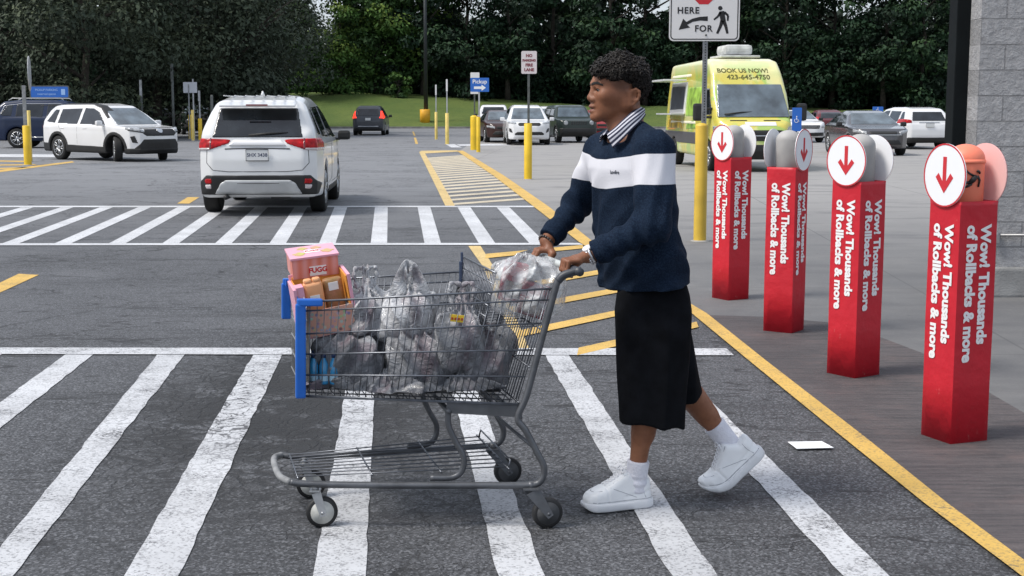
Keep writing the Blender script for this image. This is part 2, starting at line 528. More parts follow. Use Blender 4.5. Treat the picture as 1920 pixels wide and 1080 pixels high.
# pavement in front of the store, lighter concrete
YL = [(856, 868, 283), (925, 945, 330), (1000, 1028, 388), (1085, 1112, 455), (1192, 1216, 525), (1297, 1325, 590), (1405, 1437, 680), (1580, 1622, 824), (1735, 1778, 950), (1888, 1932, 1065), (2010, 2060, 1160)]
t = NT('concrete')
f1, f2, f3 = t.noise(.5, 5, .6), t.noise(60, 4, .7), t.noise(3.5, 6, .6)
c = t.mix(t.ramp(f1, .3, .7), (.105, .106, .110), (.150, .148, .147))
c = t.mix(t.ramp(f3, .35, .7, 0, .4), c, (.085, .086, .09))
c = t.mix(t.ramp(f2, .5, .75, 0, .35), c, (.22, .22, .215))
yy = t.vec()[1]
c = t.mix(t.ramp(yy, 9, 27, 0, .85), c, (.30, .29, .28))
st_ = t.ramp(t.noise(.9, 6, .7, vec=t.map(loc=(9, 2, 0), scale=(.6, 1.6, 1))), .5, .66, 0, .5); c = t.mix(st_, c, (.09, .09, .095))
jt = t.n.new('ShaderNodeTexBrick'); jt.offset = 0; jt.inputs['Scale'].default_value = 1; jt.inputs['Brick Width'].default_value = 3.1; jt.inputs['Row Height'].default_value = 3.1; jt.inputs['Mortar Size'].default_value = .012; jt.inputs['Mortar Smooth'].default_value = .6
t.l.new(t.map(rot=(0, 0, .06), loc=(.4, .9, 0)), jt.inputs['Vector'])
c = t.mix(t.math('MULTIPLY', jt.outputs['Fac'], .6), c, (.07, .07, .072))
sp_ = t.ramp(t.voro(2.3, 'F1'), .03, .05, 1, 0); c = t.mix(t.math('MULTIPLY', sp_, .5), c, (.06, .06, .06))
t.col(c); t.rough(.8); t.bump(f2, .5, .004)
M_CONC = t.m
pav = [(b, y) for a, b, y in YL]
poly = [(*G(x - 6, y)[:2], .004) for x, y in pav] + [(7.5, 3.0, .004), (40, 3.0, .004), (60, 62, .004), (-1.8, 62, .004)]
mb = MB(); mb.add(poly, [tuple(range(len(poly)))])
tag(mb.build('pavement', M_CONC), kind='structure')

t = NT('ribbed_concrete')
f1, f2 = t.noise(.8, 6, .65), t.noise(70, 4, .7)
w = t.n.new('ShaderNodeTexWave'); w.wave_type = 'BANDS'; w.bands_direction = 'Y'
w.inputs['Scale'].default_value = 5.2; w.inputs['Distortion'].default_value = 1.4; w.inputs['Detail'].default_value = 4; w.inputs['Detail Scale'].default_value = 3
t.l.new(t.tc.outputs['Object'], w.inputs['Vector'])
st = t.noise(1., 6, .7, vec=t.map(scale=(2.2, 22, 1)))
c = t.mix(t.ramp(f1, .3, .7), (.062, .056, .058), (.105, .088, .088))
c = t.mix(t.ramp(st, .45, .62, 0, .65), c, (.04, .037, .04))
c = t.mix(t.ramp(f2, .5, .75, 0, .35), c, (.16, .15, .15))
c = t.mix(t.ramp(w.outputs['Fac'], .8, .97, 0, .2), c, (.03, .028, .03)); c = t.mix(t.ramp(t.noise(1., 5, .7, vec=t.map(scale=(5, 60, 1), loc=(2, 3, 0))), .52, .66, 0, .7), c, (.032, .028, .03)); c = t.mix(t.ramp(t.noise(2.5, 5, .7), .5, .7, 0, .5), c, (.13, .095, .09))
t.col(c); t.rough(.78)
t.bump(t.math('ADD', t.math('MULTIPLY', w.outputs['Fac'], -.6), f2), .6, .008)
rib = [(1303, 592)] + [(x - 3, y) for x, y in pav if y > 600] + [(2400, 1160), (2250, 870), (1960, 800), (1860, 742), (1760, 676), (1650, 634), (1550, 606), (1440, 596)]
mb = MB(); pts = [(*G(x, y)[:2], .008) for x, y in rib]; mb.add(pts, [tuple(range(len(pts)))])
tag(mb.build('ribbed_pavement', t.m), kind='structure')

# white crosswalks
near = [((130, 182), (-545, -445)), ((300, 350), (-104, -31)), ((478, 532), (189, 300)), ((660, 706), (575, 683)), ((829, 871), (954, 1044)), ((1018, 1062), (1302, 1394)), ((1196, 1238), (1648, 1742)), ((-40, 12), (-950, -850))]
q = [[(a, 660), (b, 660), (d, 1155), (c, 1155)] for (a, b), (c, d) in near]
def ragged(q, n=40, j=.003):
    g = [G(x, y)[:2] for x, y in q]; out = []
    for i in range(4):
        a, b = g[i], g[(i + 1) % 4]; d = b - a; m = np.array([-d[1], d[0]]) / np.linalg.norm(d)
        for k in range(n): out.append(tuple(a + d * k / n + m * (RNG.normal(0, j) if k else 0)))
    return out
mb = MB()
for k in q:
    pts = ragged(k); mb.add([(x, y, .004) for x, y in pts], [tuple(range(len(pts)))])
tag(mb.build('crosswalk_marking', M_WHITE_PAINT), kind='structure')
quads('crosswalk_marking', [[(-400, 653), (1362, 655), (1376, 668), (-400, 665)]], M_WHITE_PAINT, .007)
tops = [-108, -34, 40, 114, 188, 259, 333, 405, 478, 552, 627, 703, 783, 858, 931]
bots = [-386, -288, -190, -92, 4, 102, 204, 304, 403, 505, 598, 695, 796, 898, 993]
q = [[(a, 389), (a + 24, 389), (b + 31, 457), (b, 457)] for a, b in zip(tops, bots)]
quads('crosswalk_marking', q, M_WHITE_FAR, .004)
q = [[(-400, 386.6), (1002, 386.6), (1007, 389.4), (-400, 389.4)], [(-400, 457.5), (1086, 456.5), (1094, 460), (-400, 461.5)]]
quads('crosswalk_marking', q, M_WHITE_FAR, .007)
# yellow edge line, island outline and hatching
q = []
for (a, b, y), (a2, b2, y2) in zip(YL, YL[1:]): q.append([(a, y), (b, y), (b2, y2), (a2, y2)])
quads('yellow_edge_line', q, M_YELLOW_PAINT, .012)
q = [[(786, 285.5), (797, 288), (853, 386.5), (835, 386.5)], [(786, 285.5), (790, 283), (857, 282), (860, 284.5), (797, 288)],
     [(878, 462), (901, 462), (925, 500), (905, 500)], [(905, 500), (925, 500), (992, 655), (968, 655)]]
quads('yellow_line', q, paint('old_yellow_paint', (.66, .48, .20), .435, (.16, .13, .08)), .006)
q = []
for k in range(21):
    d = 1 / (297 - 204) + (1 / (383 - 204) - 1 / (297 - 204)) * k / 20
    y = 204 + 1 / d
    xl = 797 + (y - 288) * (853 - 797) / 98.5 - 1
    y2 = y - .055 * (y - 204)
    xr = np.interp(y2, [283, 330, 388], [857, 926, 1001])
    th = .008 * (y - 204) + .25
    q.append([(xl, y - th), (xr, y2 - th), (xr + 1, y2 + th), (xl, y + th)])
quads('island_hatching', q, M_PALE_PAINT, .004)
q = []
for (x0, y0, x1, y1) in [(912, 482, 1092, 464), (930, 547, 1150, 507), (950, 585, 1205, 537), (972, 629, 1252, 569), (1085, 662, 1306, 611)]:
    th = .022 * (y0 - 204)
    q.append([(x0, y0 - th * .8), (x1, y1 - th * .6), (x1 + 4, y1 + th * .4), (x0 - 3, y0 + th * .6)])
quads('yellow_hatching', q, M_YELLOW_PAINT, .0075)
q = [[(-30, 545), (35, 514), (73, 516), (-30, 563)], [(332, 382), (352, 370), (374, 370), (355, 382)], [(776, 258), (780, 258), (784, 270), (779, 270)], [(773, 247), (776, 247), (779, 255), (776, 255)]]
q += [[(-60, 326), (135, 302.5), (140, 304.5), (-60, 331)], [(-60, 300), (60, 302), (40, 304), (-60, 302)], [(-60, 309), (70, 308), (60, 310), (-60, 311.5)], [(-60, 317), (60, 313), (40, 315.5), (-60, 320)]]
quads('yellow_dash', q, M_YELLOW_PAINT, .004)
q = [[(-60, 289.5), (118, 290), (132, 295.5), (-60, 295)], [(836, 271), (852, 270.5), (866, 277), (846, 277)], [(856, 271), (940, 270), (960, 273), (862, 274)]]
quads('white_stop_line', q, M_WHITE_FAR, .009)
tag(sheet('litter', [[(1477, 833), (1541, 832), (1563, 844), (1494, 846)]], mat('paper_white', (.78, .79, .8), .7, bump=.1, bscale=15), .01), None)
pp = bpy.data.objects['litter']; pp.name = 'paper_sheet'; del pp['kind']
_m = pp.modifiers.new('thick', 'SOLIDIFY'); _m.thickness = .002
tag(pp, 'blank white sheet of paper lying flat on the asphalt inside the yellow line', 'paper')

# kerb at the foot of the grass, grass bank
mb = MB(); a, b = G(300, 241), G(1900, 241)
mb.box(((-30), 105.6, .07), (190, .35, .14))
tag(mb.build('kerb', mat('kerb_concrete', (.2, .195, .185), .85, var=.3, scale=2)), kind='structure')
t = NT('mown_grass')
g1, g2, g3 = t.noise(.25, 5, .6), t.noise(2.2, 6, .7), t.noise(9, 4, .7)
c = t.mix(t.ramp(g1, .3, .7), (.075, .125, .020), (.12, .165, .03))
c = t.mix(t.ramp(g2, .4, .7, 0, .5), c, (.055, .095, .016))
c = t.mix(t.ramp(g3, .5, .75, 0, .35), c, (.15, .18, .05))
t.col(c); t.rough(.9); t.bump(g3, 1., .15)
xs = np.linspace(-75, 75, 90); ys = np.array([105.75, 106.5, 108, 110, 112, 114, 116, 118, 121, 126, 135, 160])
prof = np.array([.1, .22, .5, .9, 1.35, 1.85, 2.3, 2.6, 2.8, 2.85, 2.9, 3]) / 2.6
V = []
for y, pz in zip(ys, prof):
    for x in xs:
        hx = np.interp(x, [-40, -14, -8, 6, 28, 60], [2.2, 2.72, 2.5, 1.78, 1.36, 1.2])
        V.append((x, y, max(.1, pz * hx) + .1 * math.sin(x * .7 + y) * min(1, pz)))
n = len(xs)
Fq = [(i * n + j, i * n + j + 1, (i + 1) * n + j + 1, (i + 1) * n + j) for i in range(len(ys) - 1) for j in range(n - 1)]
o = mesh_obj('grass_bank', V, np.array(Fq), t.m); tag(o, kind='structure')

# ================================================================== STORE WALL AND PILLAR
t = NT('split_face_block')
gv = t.map(scale=(1, 1, 1), rot=(math.pi / 2, 0, 0))
br = t.n.new('ShaderNodeTexBrick'); br.offset = .5
br.inputs['Scale'].default_value = 1; br.inputs['Brick Width'].default_value = .4; br.inputs['Row Height'].default_value = .2
br.inputs['Mortar Size'].default_value = .006; br.inputs['Mortar Smooth'].default_value = .4
t.l.new(gv, br.inputs['Vector'])
n1, n2, n3 = t.noise(14, 7, .68), t.noise(45, 5, .7), t.noise(1.2, 3)
c = t.mix(t.ramp(n1, .3, .7), (.3, .3, .308), (.42, .42, .428))
c = t.mix(t.ramp(n2, .5, .75, 0, .3), c, (.5, .5, .505))
c = t.mix(t.ramp(n3, .35, .7, 0, .25), c, (.2, .195, .195))
c = t.mix(br.outputs['Fac'], c, (.26, .26, .265))
t.col(c); t.rough(.9)
t.bump(t.math('ADD', t.math('ADD', n1, t.math('MULTIPLY', n2, .3)), t.math('MULTIPLY', br.outputs['Fac'], -.45)), 1., .035)
wb = G(1862, 556); wy = wb[1]; wx = (1824 - 960) / F_PX * (wy * _cp + 0.2)
wx = P(1824, 400, wy)[0]
w = thing('store_wall', 'pale grey rough block wall of the store at the right edge', 'wall', (wx, wy, 0))
MB().box((wx + 2.5, wy + .3, 2.23), (5, .6, 4.0)).build('block_wall', t.m, w)
mb = MB(); mb.box((wx + 2.47, wy + .27, .12), (5.1, .7, .24), bev=.02); mb.build('footing', mat('footing_concrete', (.24, .24, .235), .85, var=.25, scale=5, bump=.4), w)
pm = mat('grey_pipe', (.3, .3, .3), .45, metal=.6)
mb = MB(); a = P(1868, 441, wy - .03); mb.tube([a + (0, 0, 0), a + (1.2, 0, .0)], .011); mb.tube([a + (0, .05, 0), a + (0, -.012, 0)], .03); mb.box(a + (0, 0, -.03), (.045, .03, .06))
mb.build('pipe', pm, w)
cx = P(1797, 300, wy + .35)
pl = thing('dark_pillar', 'tall black square pillar standing at the corner of the grey block wall', 'pillar', (cx[0], cx[1], 0))
blk = mat('black_paint', (.004, .006, .007), .7, var=.3, scale=4, spec=.15)
mb = MB(); mb.box((cx[0], cx[1], 2.2), (.185, .2, 4.4), bev=.008); mb.build('shaft', blk, pl)
mb = MB(); mb.box((cx[0], cx[1], .06), (.26, .26, .12), bev=.01); mb.build('base_plate', blk, pl)
mb = MB(); mb.box((cx[0] + .102, cx[1] - .05, 1.25), (.016, .06, .5)); mb.build('edge_strip', mat('red_edge', (.42, .01, .025), .5), pl)

# ================================================================== TREES
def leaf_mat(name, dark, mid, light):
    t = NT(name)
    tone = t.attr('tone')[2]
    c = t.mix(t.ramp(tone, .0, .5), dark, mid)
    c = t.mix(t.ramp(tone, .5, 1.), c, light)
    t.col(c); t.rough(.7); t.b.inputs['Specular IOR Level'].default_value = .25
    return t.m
LEAF_DARK = leaf_mat('dark_leaf', (.007, .019, .010), (.014, .038, .016), (.040, .078, .026))
LEAF_GREEN = leaf_mat('green_leaf', (.020, .048, .012), (.050, .11, .022), (.14, .20, .035))
LEAF_OLIVE = leaf_mat('olive_leaf', (.022, .032, .020), (.042, .058, .036), (.085, .105, .058))
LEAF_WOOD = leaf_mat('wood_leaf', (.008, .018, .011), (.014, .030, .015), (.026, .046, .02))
BARK = mat('bark', (.045, .038, .03), .95, var=.4, scale=6, bump=.8, bscale=12, bdist=.05)

def leaves(C, N, T, size, rng, droop=.0, aspect=.55):
    "one bent leaf clump quad per point"
    n = len(C)
    nrm = N + rng.normal(0, .55, (n, 3)); nrm /= np.linalg.norm(nrm, axis=1)[:, None]
    d = rng.normal(0, 1, (n, 3)); d[:, 2] -= droop * 2.5
    d -= (d * nrm).sum(1)[:, None] * nrm; d /= np.linalg.norm(d, axis=1)[:, None]
    e = np.cross(nrm, d)
    s = size * rng.uniform(.55, 1.35, n)[:, None]
    w = s * aspect * rng.uniform(.7, 1.3, n)[:, None]
    V = np.stack([C - d * s, C + e * w + nrm * s * .12, C + d * s, C - e * w + nrm * s * .12], 1).reshape(-1, 3)
    return V, np.arange(4 * n).reshape(n, 4), np.repeat(T, 4)
def crown(seed, rad, h0, h1, nb, nl, size, droop=0., spread=.9, cone=0.):
    rng = np.random.default_rng(seed)
    Cs, Ns, Ts = [], [], []
    for b in range(nb):
        u = rng.uniform(0, 1); z = h0 + (h1 - h0) * u
        prof = (math.sin(math.pi * (.12 + .80 * u)) ** .75) * (1 - cone) + cone * (1.05 - u)
        a = rng.uniform(0, 2 * math.pi); rr = rad * prof * spread * math.sqrt(rng.uniform(.12, 1))
        c = np.array([rr * math.cos(a), rr * math.sin(a), z])
        br = rad * rng.uniform(.22, .42) * (1 - .35 * cone)
        n = int(nl * (br / (rad * .32)) ** 2)
        dv = rng.normal(0, 1, (n, 3)); dv /= np.linalg.norm(dv, axis=1)[:, None]
        r = br * rng.uniform(.55, 1.08, n)[:, None]
        p = c + dv * r * np.array([1.15, 1.15, .62 if droop else .8])
        Cs.append(p); Ns.append(dv + np.array([0, 0, .5]))
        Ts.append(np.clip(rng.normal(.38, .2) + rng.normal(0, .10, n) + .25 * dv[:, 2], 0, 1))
    return leaves(np.concatenate(Cs), np.concatenate(Ns), np.concatenate(Ts), size, rng, droop)
def trunk_mb(seed, H, r, nlimb, rad, h0):
    rng = np.random.default_rng(seed + 50); mb = MB()
    ax = [np.array([.12 * math.sin(2.1 * k + seed), .12 * math.cos(1.7 * k + seed), H * k / 7]) * (1, 1, 1) for k in range(8)]
    ax[0][:2] = 0
    mb.tube(ax, [r * (1.25 if k == 0 else 1) * (1 - .8 * k / 7) for k in range(8)], 9)
    for k in range(nlimb):
        z = rng.uniform(max(h0, .18 * H), .8 * H); a = rng.uniform(0, 6.28); L = rad * rng.uniform(.5, .9)
        b = np.array([np.interp(z, [q[2] for q in ax], [q[0] for q in ax]), np.interp(z, [q[2] for q in ax], [q[1] for q in ax]), z])
        d = np.array([math.cos(a), math.sin(a), rng.uniform(.3, .8)])
        pts = [b, b + d * L * .4 + (0, 0, .05), b + d * L * .75 + (rng.normal(0, .1), rng.normal(0, .1), .1), b + d * L]
        mb.tube(pts, [r * .45, r * .3, r * .18, r * .06], 6)
    return mb
TREE_KIND = {}
def tree_kind(key, leaf, seed, rad, h0, H, nb, nl, size, **k):
    V, Q, T = crown(seed, rad, h0, H, nb, nl, size, **k)
    root = thing('tree', None, None)
    o = mesh_obj('crown', V, Q, leaf, root, smooth=False); float_attr(o, 'tone', T)
    trunk_mb(seed, H * .86, .035 * rad + .09, 9, rad, h0).build('trunk', BARK, root)
    TREE_KIND[key] = [root, False]
def hill_z(x, y):
    if y < 105.8: return 0.
    hx = np.interp(x, [-40, -14, -8, 6, 28, 60], [2.2, 2.72, 2.5, 1.78, 1.36, 1.2])
    return float(np.interp(y, ys, prof) * hx) - .15
def plant(key, px, Y, label, cat='tree', group=None, s=1., rz=None, name=None):
    src, used = TREE_KIND[key]
    r = copy_tree(src) if used else src
    TREE_KIND[key][1] = True
    x = (px - 960) / F_PX * (Y * _cp + .2)
    r.location = (x, Y, hill_z(x, Y)); r.rotation_euler = (0, 0, random.uniform(0, 6.28) if rz is None else rz)
    r.scale = (s, s, s * random.uniform(.92, 1.1))
    if name: r.name = name
    return tag(r, label, cat, group)
for k in range(4): tree_kind('d%d' % k, LEAF_DARK, 11 + k, 4.2, .3, 15, 66, 230, .19, droop=.5, spread=1., cone=.45)
for k in range(3): tree_kind('g%d' % k, LEAF_GREEN, 31 + k, 4.0, .6, 13.5, 56, 240, .175, droop=.15)
for k in range(3): tree_kind('o%d' % k, LEAF_OLIVE, 51 + k, 4.2, 1.2, 11.5, 62, 300, .115, droop=.3)
tree_kind('s', LEAF_GREEN, 71, 1.1, .1, 2.2, 12, 60, .14)
G_D = 'dark trees of the wood behind the grass bank'
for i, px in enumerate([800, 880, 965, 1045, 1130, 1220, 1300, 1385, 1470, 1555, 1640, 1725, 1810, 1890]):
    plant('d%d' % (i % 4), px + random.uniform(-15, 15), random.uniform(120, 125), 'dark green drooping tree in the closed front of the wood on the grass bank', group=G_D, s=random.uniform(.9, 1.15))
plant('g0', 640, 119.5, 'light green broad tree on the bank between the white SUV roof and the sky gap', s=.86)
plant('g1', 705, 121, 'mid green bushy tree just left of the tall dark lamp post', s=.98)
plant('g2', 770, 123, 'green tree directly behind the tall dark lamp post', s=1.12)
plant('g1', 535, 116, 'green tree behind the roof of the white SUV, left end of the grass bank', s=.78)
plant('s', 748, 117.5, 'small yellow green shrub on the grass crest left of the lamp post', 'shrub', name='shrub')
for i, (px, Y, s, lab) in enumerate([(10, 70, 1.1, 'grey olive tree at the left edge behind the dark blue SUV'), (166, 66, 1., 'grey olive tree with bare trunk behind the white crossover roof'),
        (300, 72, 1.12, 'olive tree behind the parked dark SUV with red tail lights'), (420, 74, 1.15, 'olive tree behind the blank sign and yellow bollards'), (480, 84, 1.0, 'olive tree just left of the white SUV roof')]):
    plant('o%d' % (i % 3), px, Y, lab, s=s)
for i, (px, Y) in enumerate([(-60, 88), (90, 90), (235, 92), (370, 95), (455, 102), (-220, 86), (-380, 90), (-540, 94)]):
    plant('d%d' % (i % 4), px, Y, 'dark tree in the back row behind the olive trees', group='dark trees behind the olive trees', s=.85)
# the closed wood further back: one mass
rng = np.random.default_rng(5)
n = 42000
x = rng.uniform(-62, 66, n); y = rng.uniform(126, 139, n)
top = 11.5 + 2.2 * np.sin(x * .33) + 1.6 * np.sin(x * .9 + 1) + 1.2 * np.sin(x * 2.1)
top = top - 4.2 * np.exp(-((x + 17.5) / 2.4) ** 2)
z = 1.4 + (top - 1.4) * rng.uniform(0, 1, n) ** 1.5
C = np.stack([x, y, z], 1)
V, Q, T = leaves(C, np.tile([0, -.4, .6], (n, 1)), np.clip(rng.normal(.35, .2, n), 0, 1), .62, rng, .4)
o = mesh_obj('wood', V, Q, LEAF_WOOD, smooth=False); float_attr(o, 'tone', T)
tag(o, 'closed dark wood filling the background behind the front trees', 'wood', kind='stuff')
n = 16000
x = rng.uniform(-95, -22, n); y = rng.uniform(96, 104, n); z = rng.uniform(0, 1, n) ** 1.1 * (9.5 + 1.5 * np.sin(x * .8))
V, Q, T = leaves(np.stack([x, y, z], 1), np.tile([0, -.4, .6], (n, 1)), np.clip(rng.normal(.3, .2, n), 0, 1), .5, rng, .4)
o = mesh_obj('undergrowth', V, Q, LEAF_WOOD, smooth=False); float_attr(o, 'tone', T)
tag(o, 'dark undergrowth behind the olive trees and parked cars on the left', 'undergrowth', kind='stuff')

# ================================================================== BOLLARDS, SIGNS, LAMP POST
M_BOLL = mat('yellow_sleeve', (.70, .46, .015), .45, var=.12, scale=3, bump=.1, bscale=6)
M_BOLL2 = mat('faded_yellow_sleeve', (.66, .5, .14), .5, var=.15, scale=3)
M_STEEL = mat('galvanised_steel', (.24, .25, .26), .5, metal=.35, var=.25, scale=12)
M_STEEL_D = mat('weathered_steel_post', (.10, .11, .105), .6, metal=.3, var=.3, scale=9)
M_SIGNW = mat('white_sign_face', (.72, .71, .70), .45)
M_SIGNB = mat('blue_sign_face', (.02, .13, .50), .4)
M_BLACK = mat('black_lettering', (.012, .012, .013), .5)
M_RED = mat('red_sign_ink', (.55, .02, .03), .5)
M_ALU = mat('bare_sign_back', (.42, .43, .44), .45, metal=.3, var=.2, scale=5)
M_WHITE = mat('white_lettering', (.8, .8, .8), .5)
M_CONCB = mat('concrete_collar', (.3, .29, .27), .85, var=.25, scale=6)

def bollard(px, py, top, wpx, label, group=None, m=None, domed=True, s=None):
    b = G(px, py); sc = (py - HORIZON) / CAM_H
    r = wpx / 2 / sc; h = (py - top) / sc
    t = thing('bollard', label, 'bollard', b, 0, group)
    mb = MB()
    d = r * .55 if domed else r * .12
    prof = [(r * 1.0, 0), (r, h - d)] + [(r * math.cos(a), h - d + d * math.sin(a)) for a in np.linspace(.25, 1.5, 6)]
    mb.lathe(prof, 20, c=b); smooth_by_angle(mb.build('sleeve', m or M_BOLL, t), 50)
    MB().lathe([(r * 1.5, 0), (r * 1.45, .012), (r * 1.0, .018)], 20, c=b).build('collar', M_CONCB, t)
    return t, b, h, r
def arrow_poly(kind):
    if kind == 'right': return [(-.32, -.07), (.1, -.07), (.1, -.17), (.34, 0), (.1, .17), (.1, .07), (-.32, .07)]
    return [(-.075, .52), (.075, .52), (.075, -.17), (.25, .06), (.37, -.06), (0, -.5), (-.37, -.06), (-.25, .06), (-.075, -.17)]
def rrect(w, h, r, n=5):
    p = []
    for cx, cy, a0 in ((w / 2 - r, h / 2 - r, 0), (-w / 2 + r, h / 2 - r, 90), (-w / 2 + r, -h / 2 + r, 180), (w / 2 - r, -h / 2 + r, 270)):
        for k in range(n + 1):
            a = math.radians(a0 + 90 * k / n); p.append((cx + r * math.cos(a), cy + r * math.sin(a)))
    return p
AX_FRONT = ((1, 0, 0), (0, 0, 1), (0, -1, 0))       # polygons read in x,z and grow towards the camera

def letter(parent, m, body, size, o, ux=(1, 0, 0), uy=(0, 0, 1), **k):
    mb = MB(); put_text(mb, body, size, o, ux, uy, **k); return mb.build('lettering', m, parent)
# pedestrian sign with its bollard
t, b, h, r = bollard(1312, 453, 230, 24, 'tall yellow bollard sleeve round the foot of the pedestrian crossing sign post', m=mat('yellow_sleeve_worn', (.62, .41, .045), .5, var=.15, scale=3))
Y = b[1]
sg = thing('crossing_sign', 'large white pedestrian crossing sign with curved black arrow on grey perforated post', 'sign', b)
mb = MB(); x0 = b[0] + .022
mb.box((x0, Y, 1.55), (.052, .04, 2.9)); post = mb.build('post', M_STEEL, sg, bevel=0)
mb = MB()
for k in range(52): mb.box((x0, Y - .0205, h + .03 + k * .03), (.014, .003, .012))
mb.build('punched_hole', M_BLACK, sg)
bpy.data.objects['punched_hole'].name = 'perforation'
s = (453 - HORIZON) / CAM_H
c0 = P(1320, 77, Y - .035); half = 65 / s
cz = c0[2] + half
pl_ = MB().prism(rrect(half * 2, half * 2, .05), 0, .004, AX_FRONT, (c0[0], Y - .033, cz)).build('plate', M_SIGNW, sg)
mb = MB(); q = rrect(half * 2 - .03, half * 2 - .03, .042); q2 = rrect(half * 2 - .052, half * 2 - .052, .034); n = len(q)
V = [(c0[0] + x, Y - .0385, cz + z) for x, z in q + q2]
mb.add(V, [(i, (i + 1) % n, n + (i + 1) % n, n + i) for i in range(n)]); mb.build('border', M_BLACK, sg)
def S2(px, py): return P(px, py, Y - .039)
letter(sg, M_BLACK, 'HERE', .098, S2(1290.5, 20), bold=.0022, spacing=1.12)
letter(sg, M_BLACK, 'FOR', .098, S2(1319, 54), bold=.0022, spacing=1.12)
pts = [(1327, 30.5), (1312, 31.5), (1298, 35), (1287, 41), (1281, 35), (1272.5, 56), (1294, 51.5), (1288.5, 46.5), (1299, 41), (1313, 38.5), (1327, 39.5)]
mb = MB()
def flat(mb, pts, Y_, d=.0015):
    v = [P(x, y, Y_) for x, y in pts]; n = len(v)
    mb.add(v + [q + np.array([0, -d, 0]) for q in v], [tuple(range(n)), tuple(range(n, 2 * n))[::-1]] + [(i, (i + 1) % n, n + (i + 1) % n, n + i) for i in range(n)])
flat(mb, pts, Y - .037); mb.build('arrow', M_BLACK, sg)
mb = MB()
def limb(pts, ws):
    for (a, b_), (w0, w1) in zip(zip(pts, pts[1:]), zip(ws, ws[1:])):
        d = np.array(b_) - np.array(a); n_ = np.array([-d[1], d[0]]) / (np.linalg.norm(d) + 1e-9)
        flat(mb, [np.array(a) + n_ * w0, np.array(b_) + n_ * w1, np.array(b_) - n_ * w1, np.array(a) - n_ * w0], Y - .037)
flat(mb, [(1350.5 + 4.2 * math.cos(k * .5236), 15.2 + 4.2 * math.sin(k * .5236)) for k in range(12)], Y - .037)
limb([(1353, 21), (1356, 40)], [5, 5]); limb([(1351, 23), (1346, 31), (1338.5, 37)], [2.2, 2, 1.6]); limb([(1358, 23), (1365, 29), (1364.5, 39)], [2.4, 2.1, 1.6])
limb([(1354, 39), (1351, 49), (1344.5, 63)], [3.6, 2.9, 2.1]); limb([(1357, 39), (1361, 50), (1364, 63)], [3.6, 2.9, 2.1])
mb.build('walker', M_BLACK, sg)
mb = MB(); oc = P(1320, -13, Y - .037); ro = 22 / s
mb.prism([(ro * math.cos(math.radians(22.5 + 45 * k)), ro * math.sin(math.radians(22.5 + 45 * k))) for k in range(8)], 0, .0015, AX_FRONT, oc); mb.build('octagon', M_RED, sg)
mb = MB()
for zz in (P(1317, 66, Y)[2],): mb.lathe([(.012, 0), (.012, .004), (.006, .008)], 10, M=Matrix.Rotation(math.radians(90), 3, 'X'), c=(x0, Y - .038, zz))
mb.build('bolt', M_STEEL_D, sg)

# NO PARKING FIRE LANE
t, b, h, r = bollard(990, 337, 231, 15, 'yellow bollard sleeve at the foot of the no parking fire lane sign', domed=False)
s = (337 - HORIZON) / CAM_H; Y = b[1]
sg = thing('parking_sign', 'small white no parking fire lane sign on a slim dark post', 'sign', b)
mb = MB(); mb.box((b[0] + .01, Y, 1.3), (.05, .04, 2.3)); mb.build('post', M_STEEL_D, sg)
c = P(992, 117, Y - .03)
MB().prism(rrect(29 / s, 42 / s, .03), 0, .004, AX_FRONT, c).build('plate', mat('faded_sign_face', (.66, .60, .60), .5), sg)
for k, wd in enumerate(('NO', 'PARKING', 'FIRE', 'LANE')): letter(sg, mat('dark_red_ink', (.2, .04, .05), .6), wd, .085 if k != 1 else .066, c + (0, -.006, .138 - k * .098), bold=.004)

# pickup sign pair
t, b, h, r = bollard(889, 282, 216, 14, 'thick round topped yellow bollard under the blue pickup sign', s=1)
s = (282 - HORIZON) / CAM_H; Y = b[1]
sg = thing('white_sign', 'small white sign on a dark post partly behind the blue pickup sign', 'sign', b)
mb = MB(); mb.box((b[0] + .02, Y + .0, 1.35), (.05, .05, 2.6)); mb.build('post', M_STEEL_D, sg)
MB().prism(rrect(17 / s, 40 / s, .02), 0, .004, AX_FRONT, P(890.5, 156, Y - .03)).build('plate', M_SIGNW, sg)
t, b, h, r = bollard(897, 286, 219, 7.5, 'thin yellow bollard in front of the thick round topped one', domed=False)
s = (286 - HORIZON) / CAM_H; Y = b[1]
sg = thing('pickup_sign', 'blue pickup sign with a white arrow pointing right', 'sign', b)
mb = MB(); mb.box((b[0] + .03, Y, 1.35), (.055, .04, 2.4)); mb.build('post', M_ALU, sg)
c = P(899.5, 159, Y - .03)
MB().prism(rrect(35 / s, 26 / s, .02), 0, .004, AX_FRONT, c).build('plate', M_SIGNB, sg)
mb = MB(); put_text(mb, 'Pickup', .19, c + (0, -.006, .105), (1, 0, 0), (0, 0, 1), bold=.003); mb.build('lettering', M_WHITE, sg)
mb = MB(); mb.prism([(x * .62, z * .62 - .1) for x, z in arrow_poly('right')], 0, .002, AX_FRONT, c + (0, -.005, 0)); mb.build('arrow', M_WHITE, sg)

# slim marker posts near the lamp
for px, by, bt, pt, w_, lab in ((818, 262, 210, 160, 5.5, 'further thin yellow bollard with a slim pale marker post rising from it'), (838.5, 271, 212, 150, 7, 'nearer thin yellow bollard with a wider sign seen edge on above it')):
    t, b, h, r = bollard(px, by, bt, w_, lab, m=M_BOLL2, domed=False)
    s = (by - HORIZON) / CAM_H
    top = P(px, pt, b[1])[2]
    mb = MB(); mb.box((b[0], b[1], top / 2), (.05, .05, top)); mb.build('post', M_ALU, t)
    mb = MB(); mb.box((b[0], b[1] - .03, top - .22), (.07, .05, .5)); mb.build('plate', M_SIGNW, t)
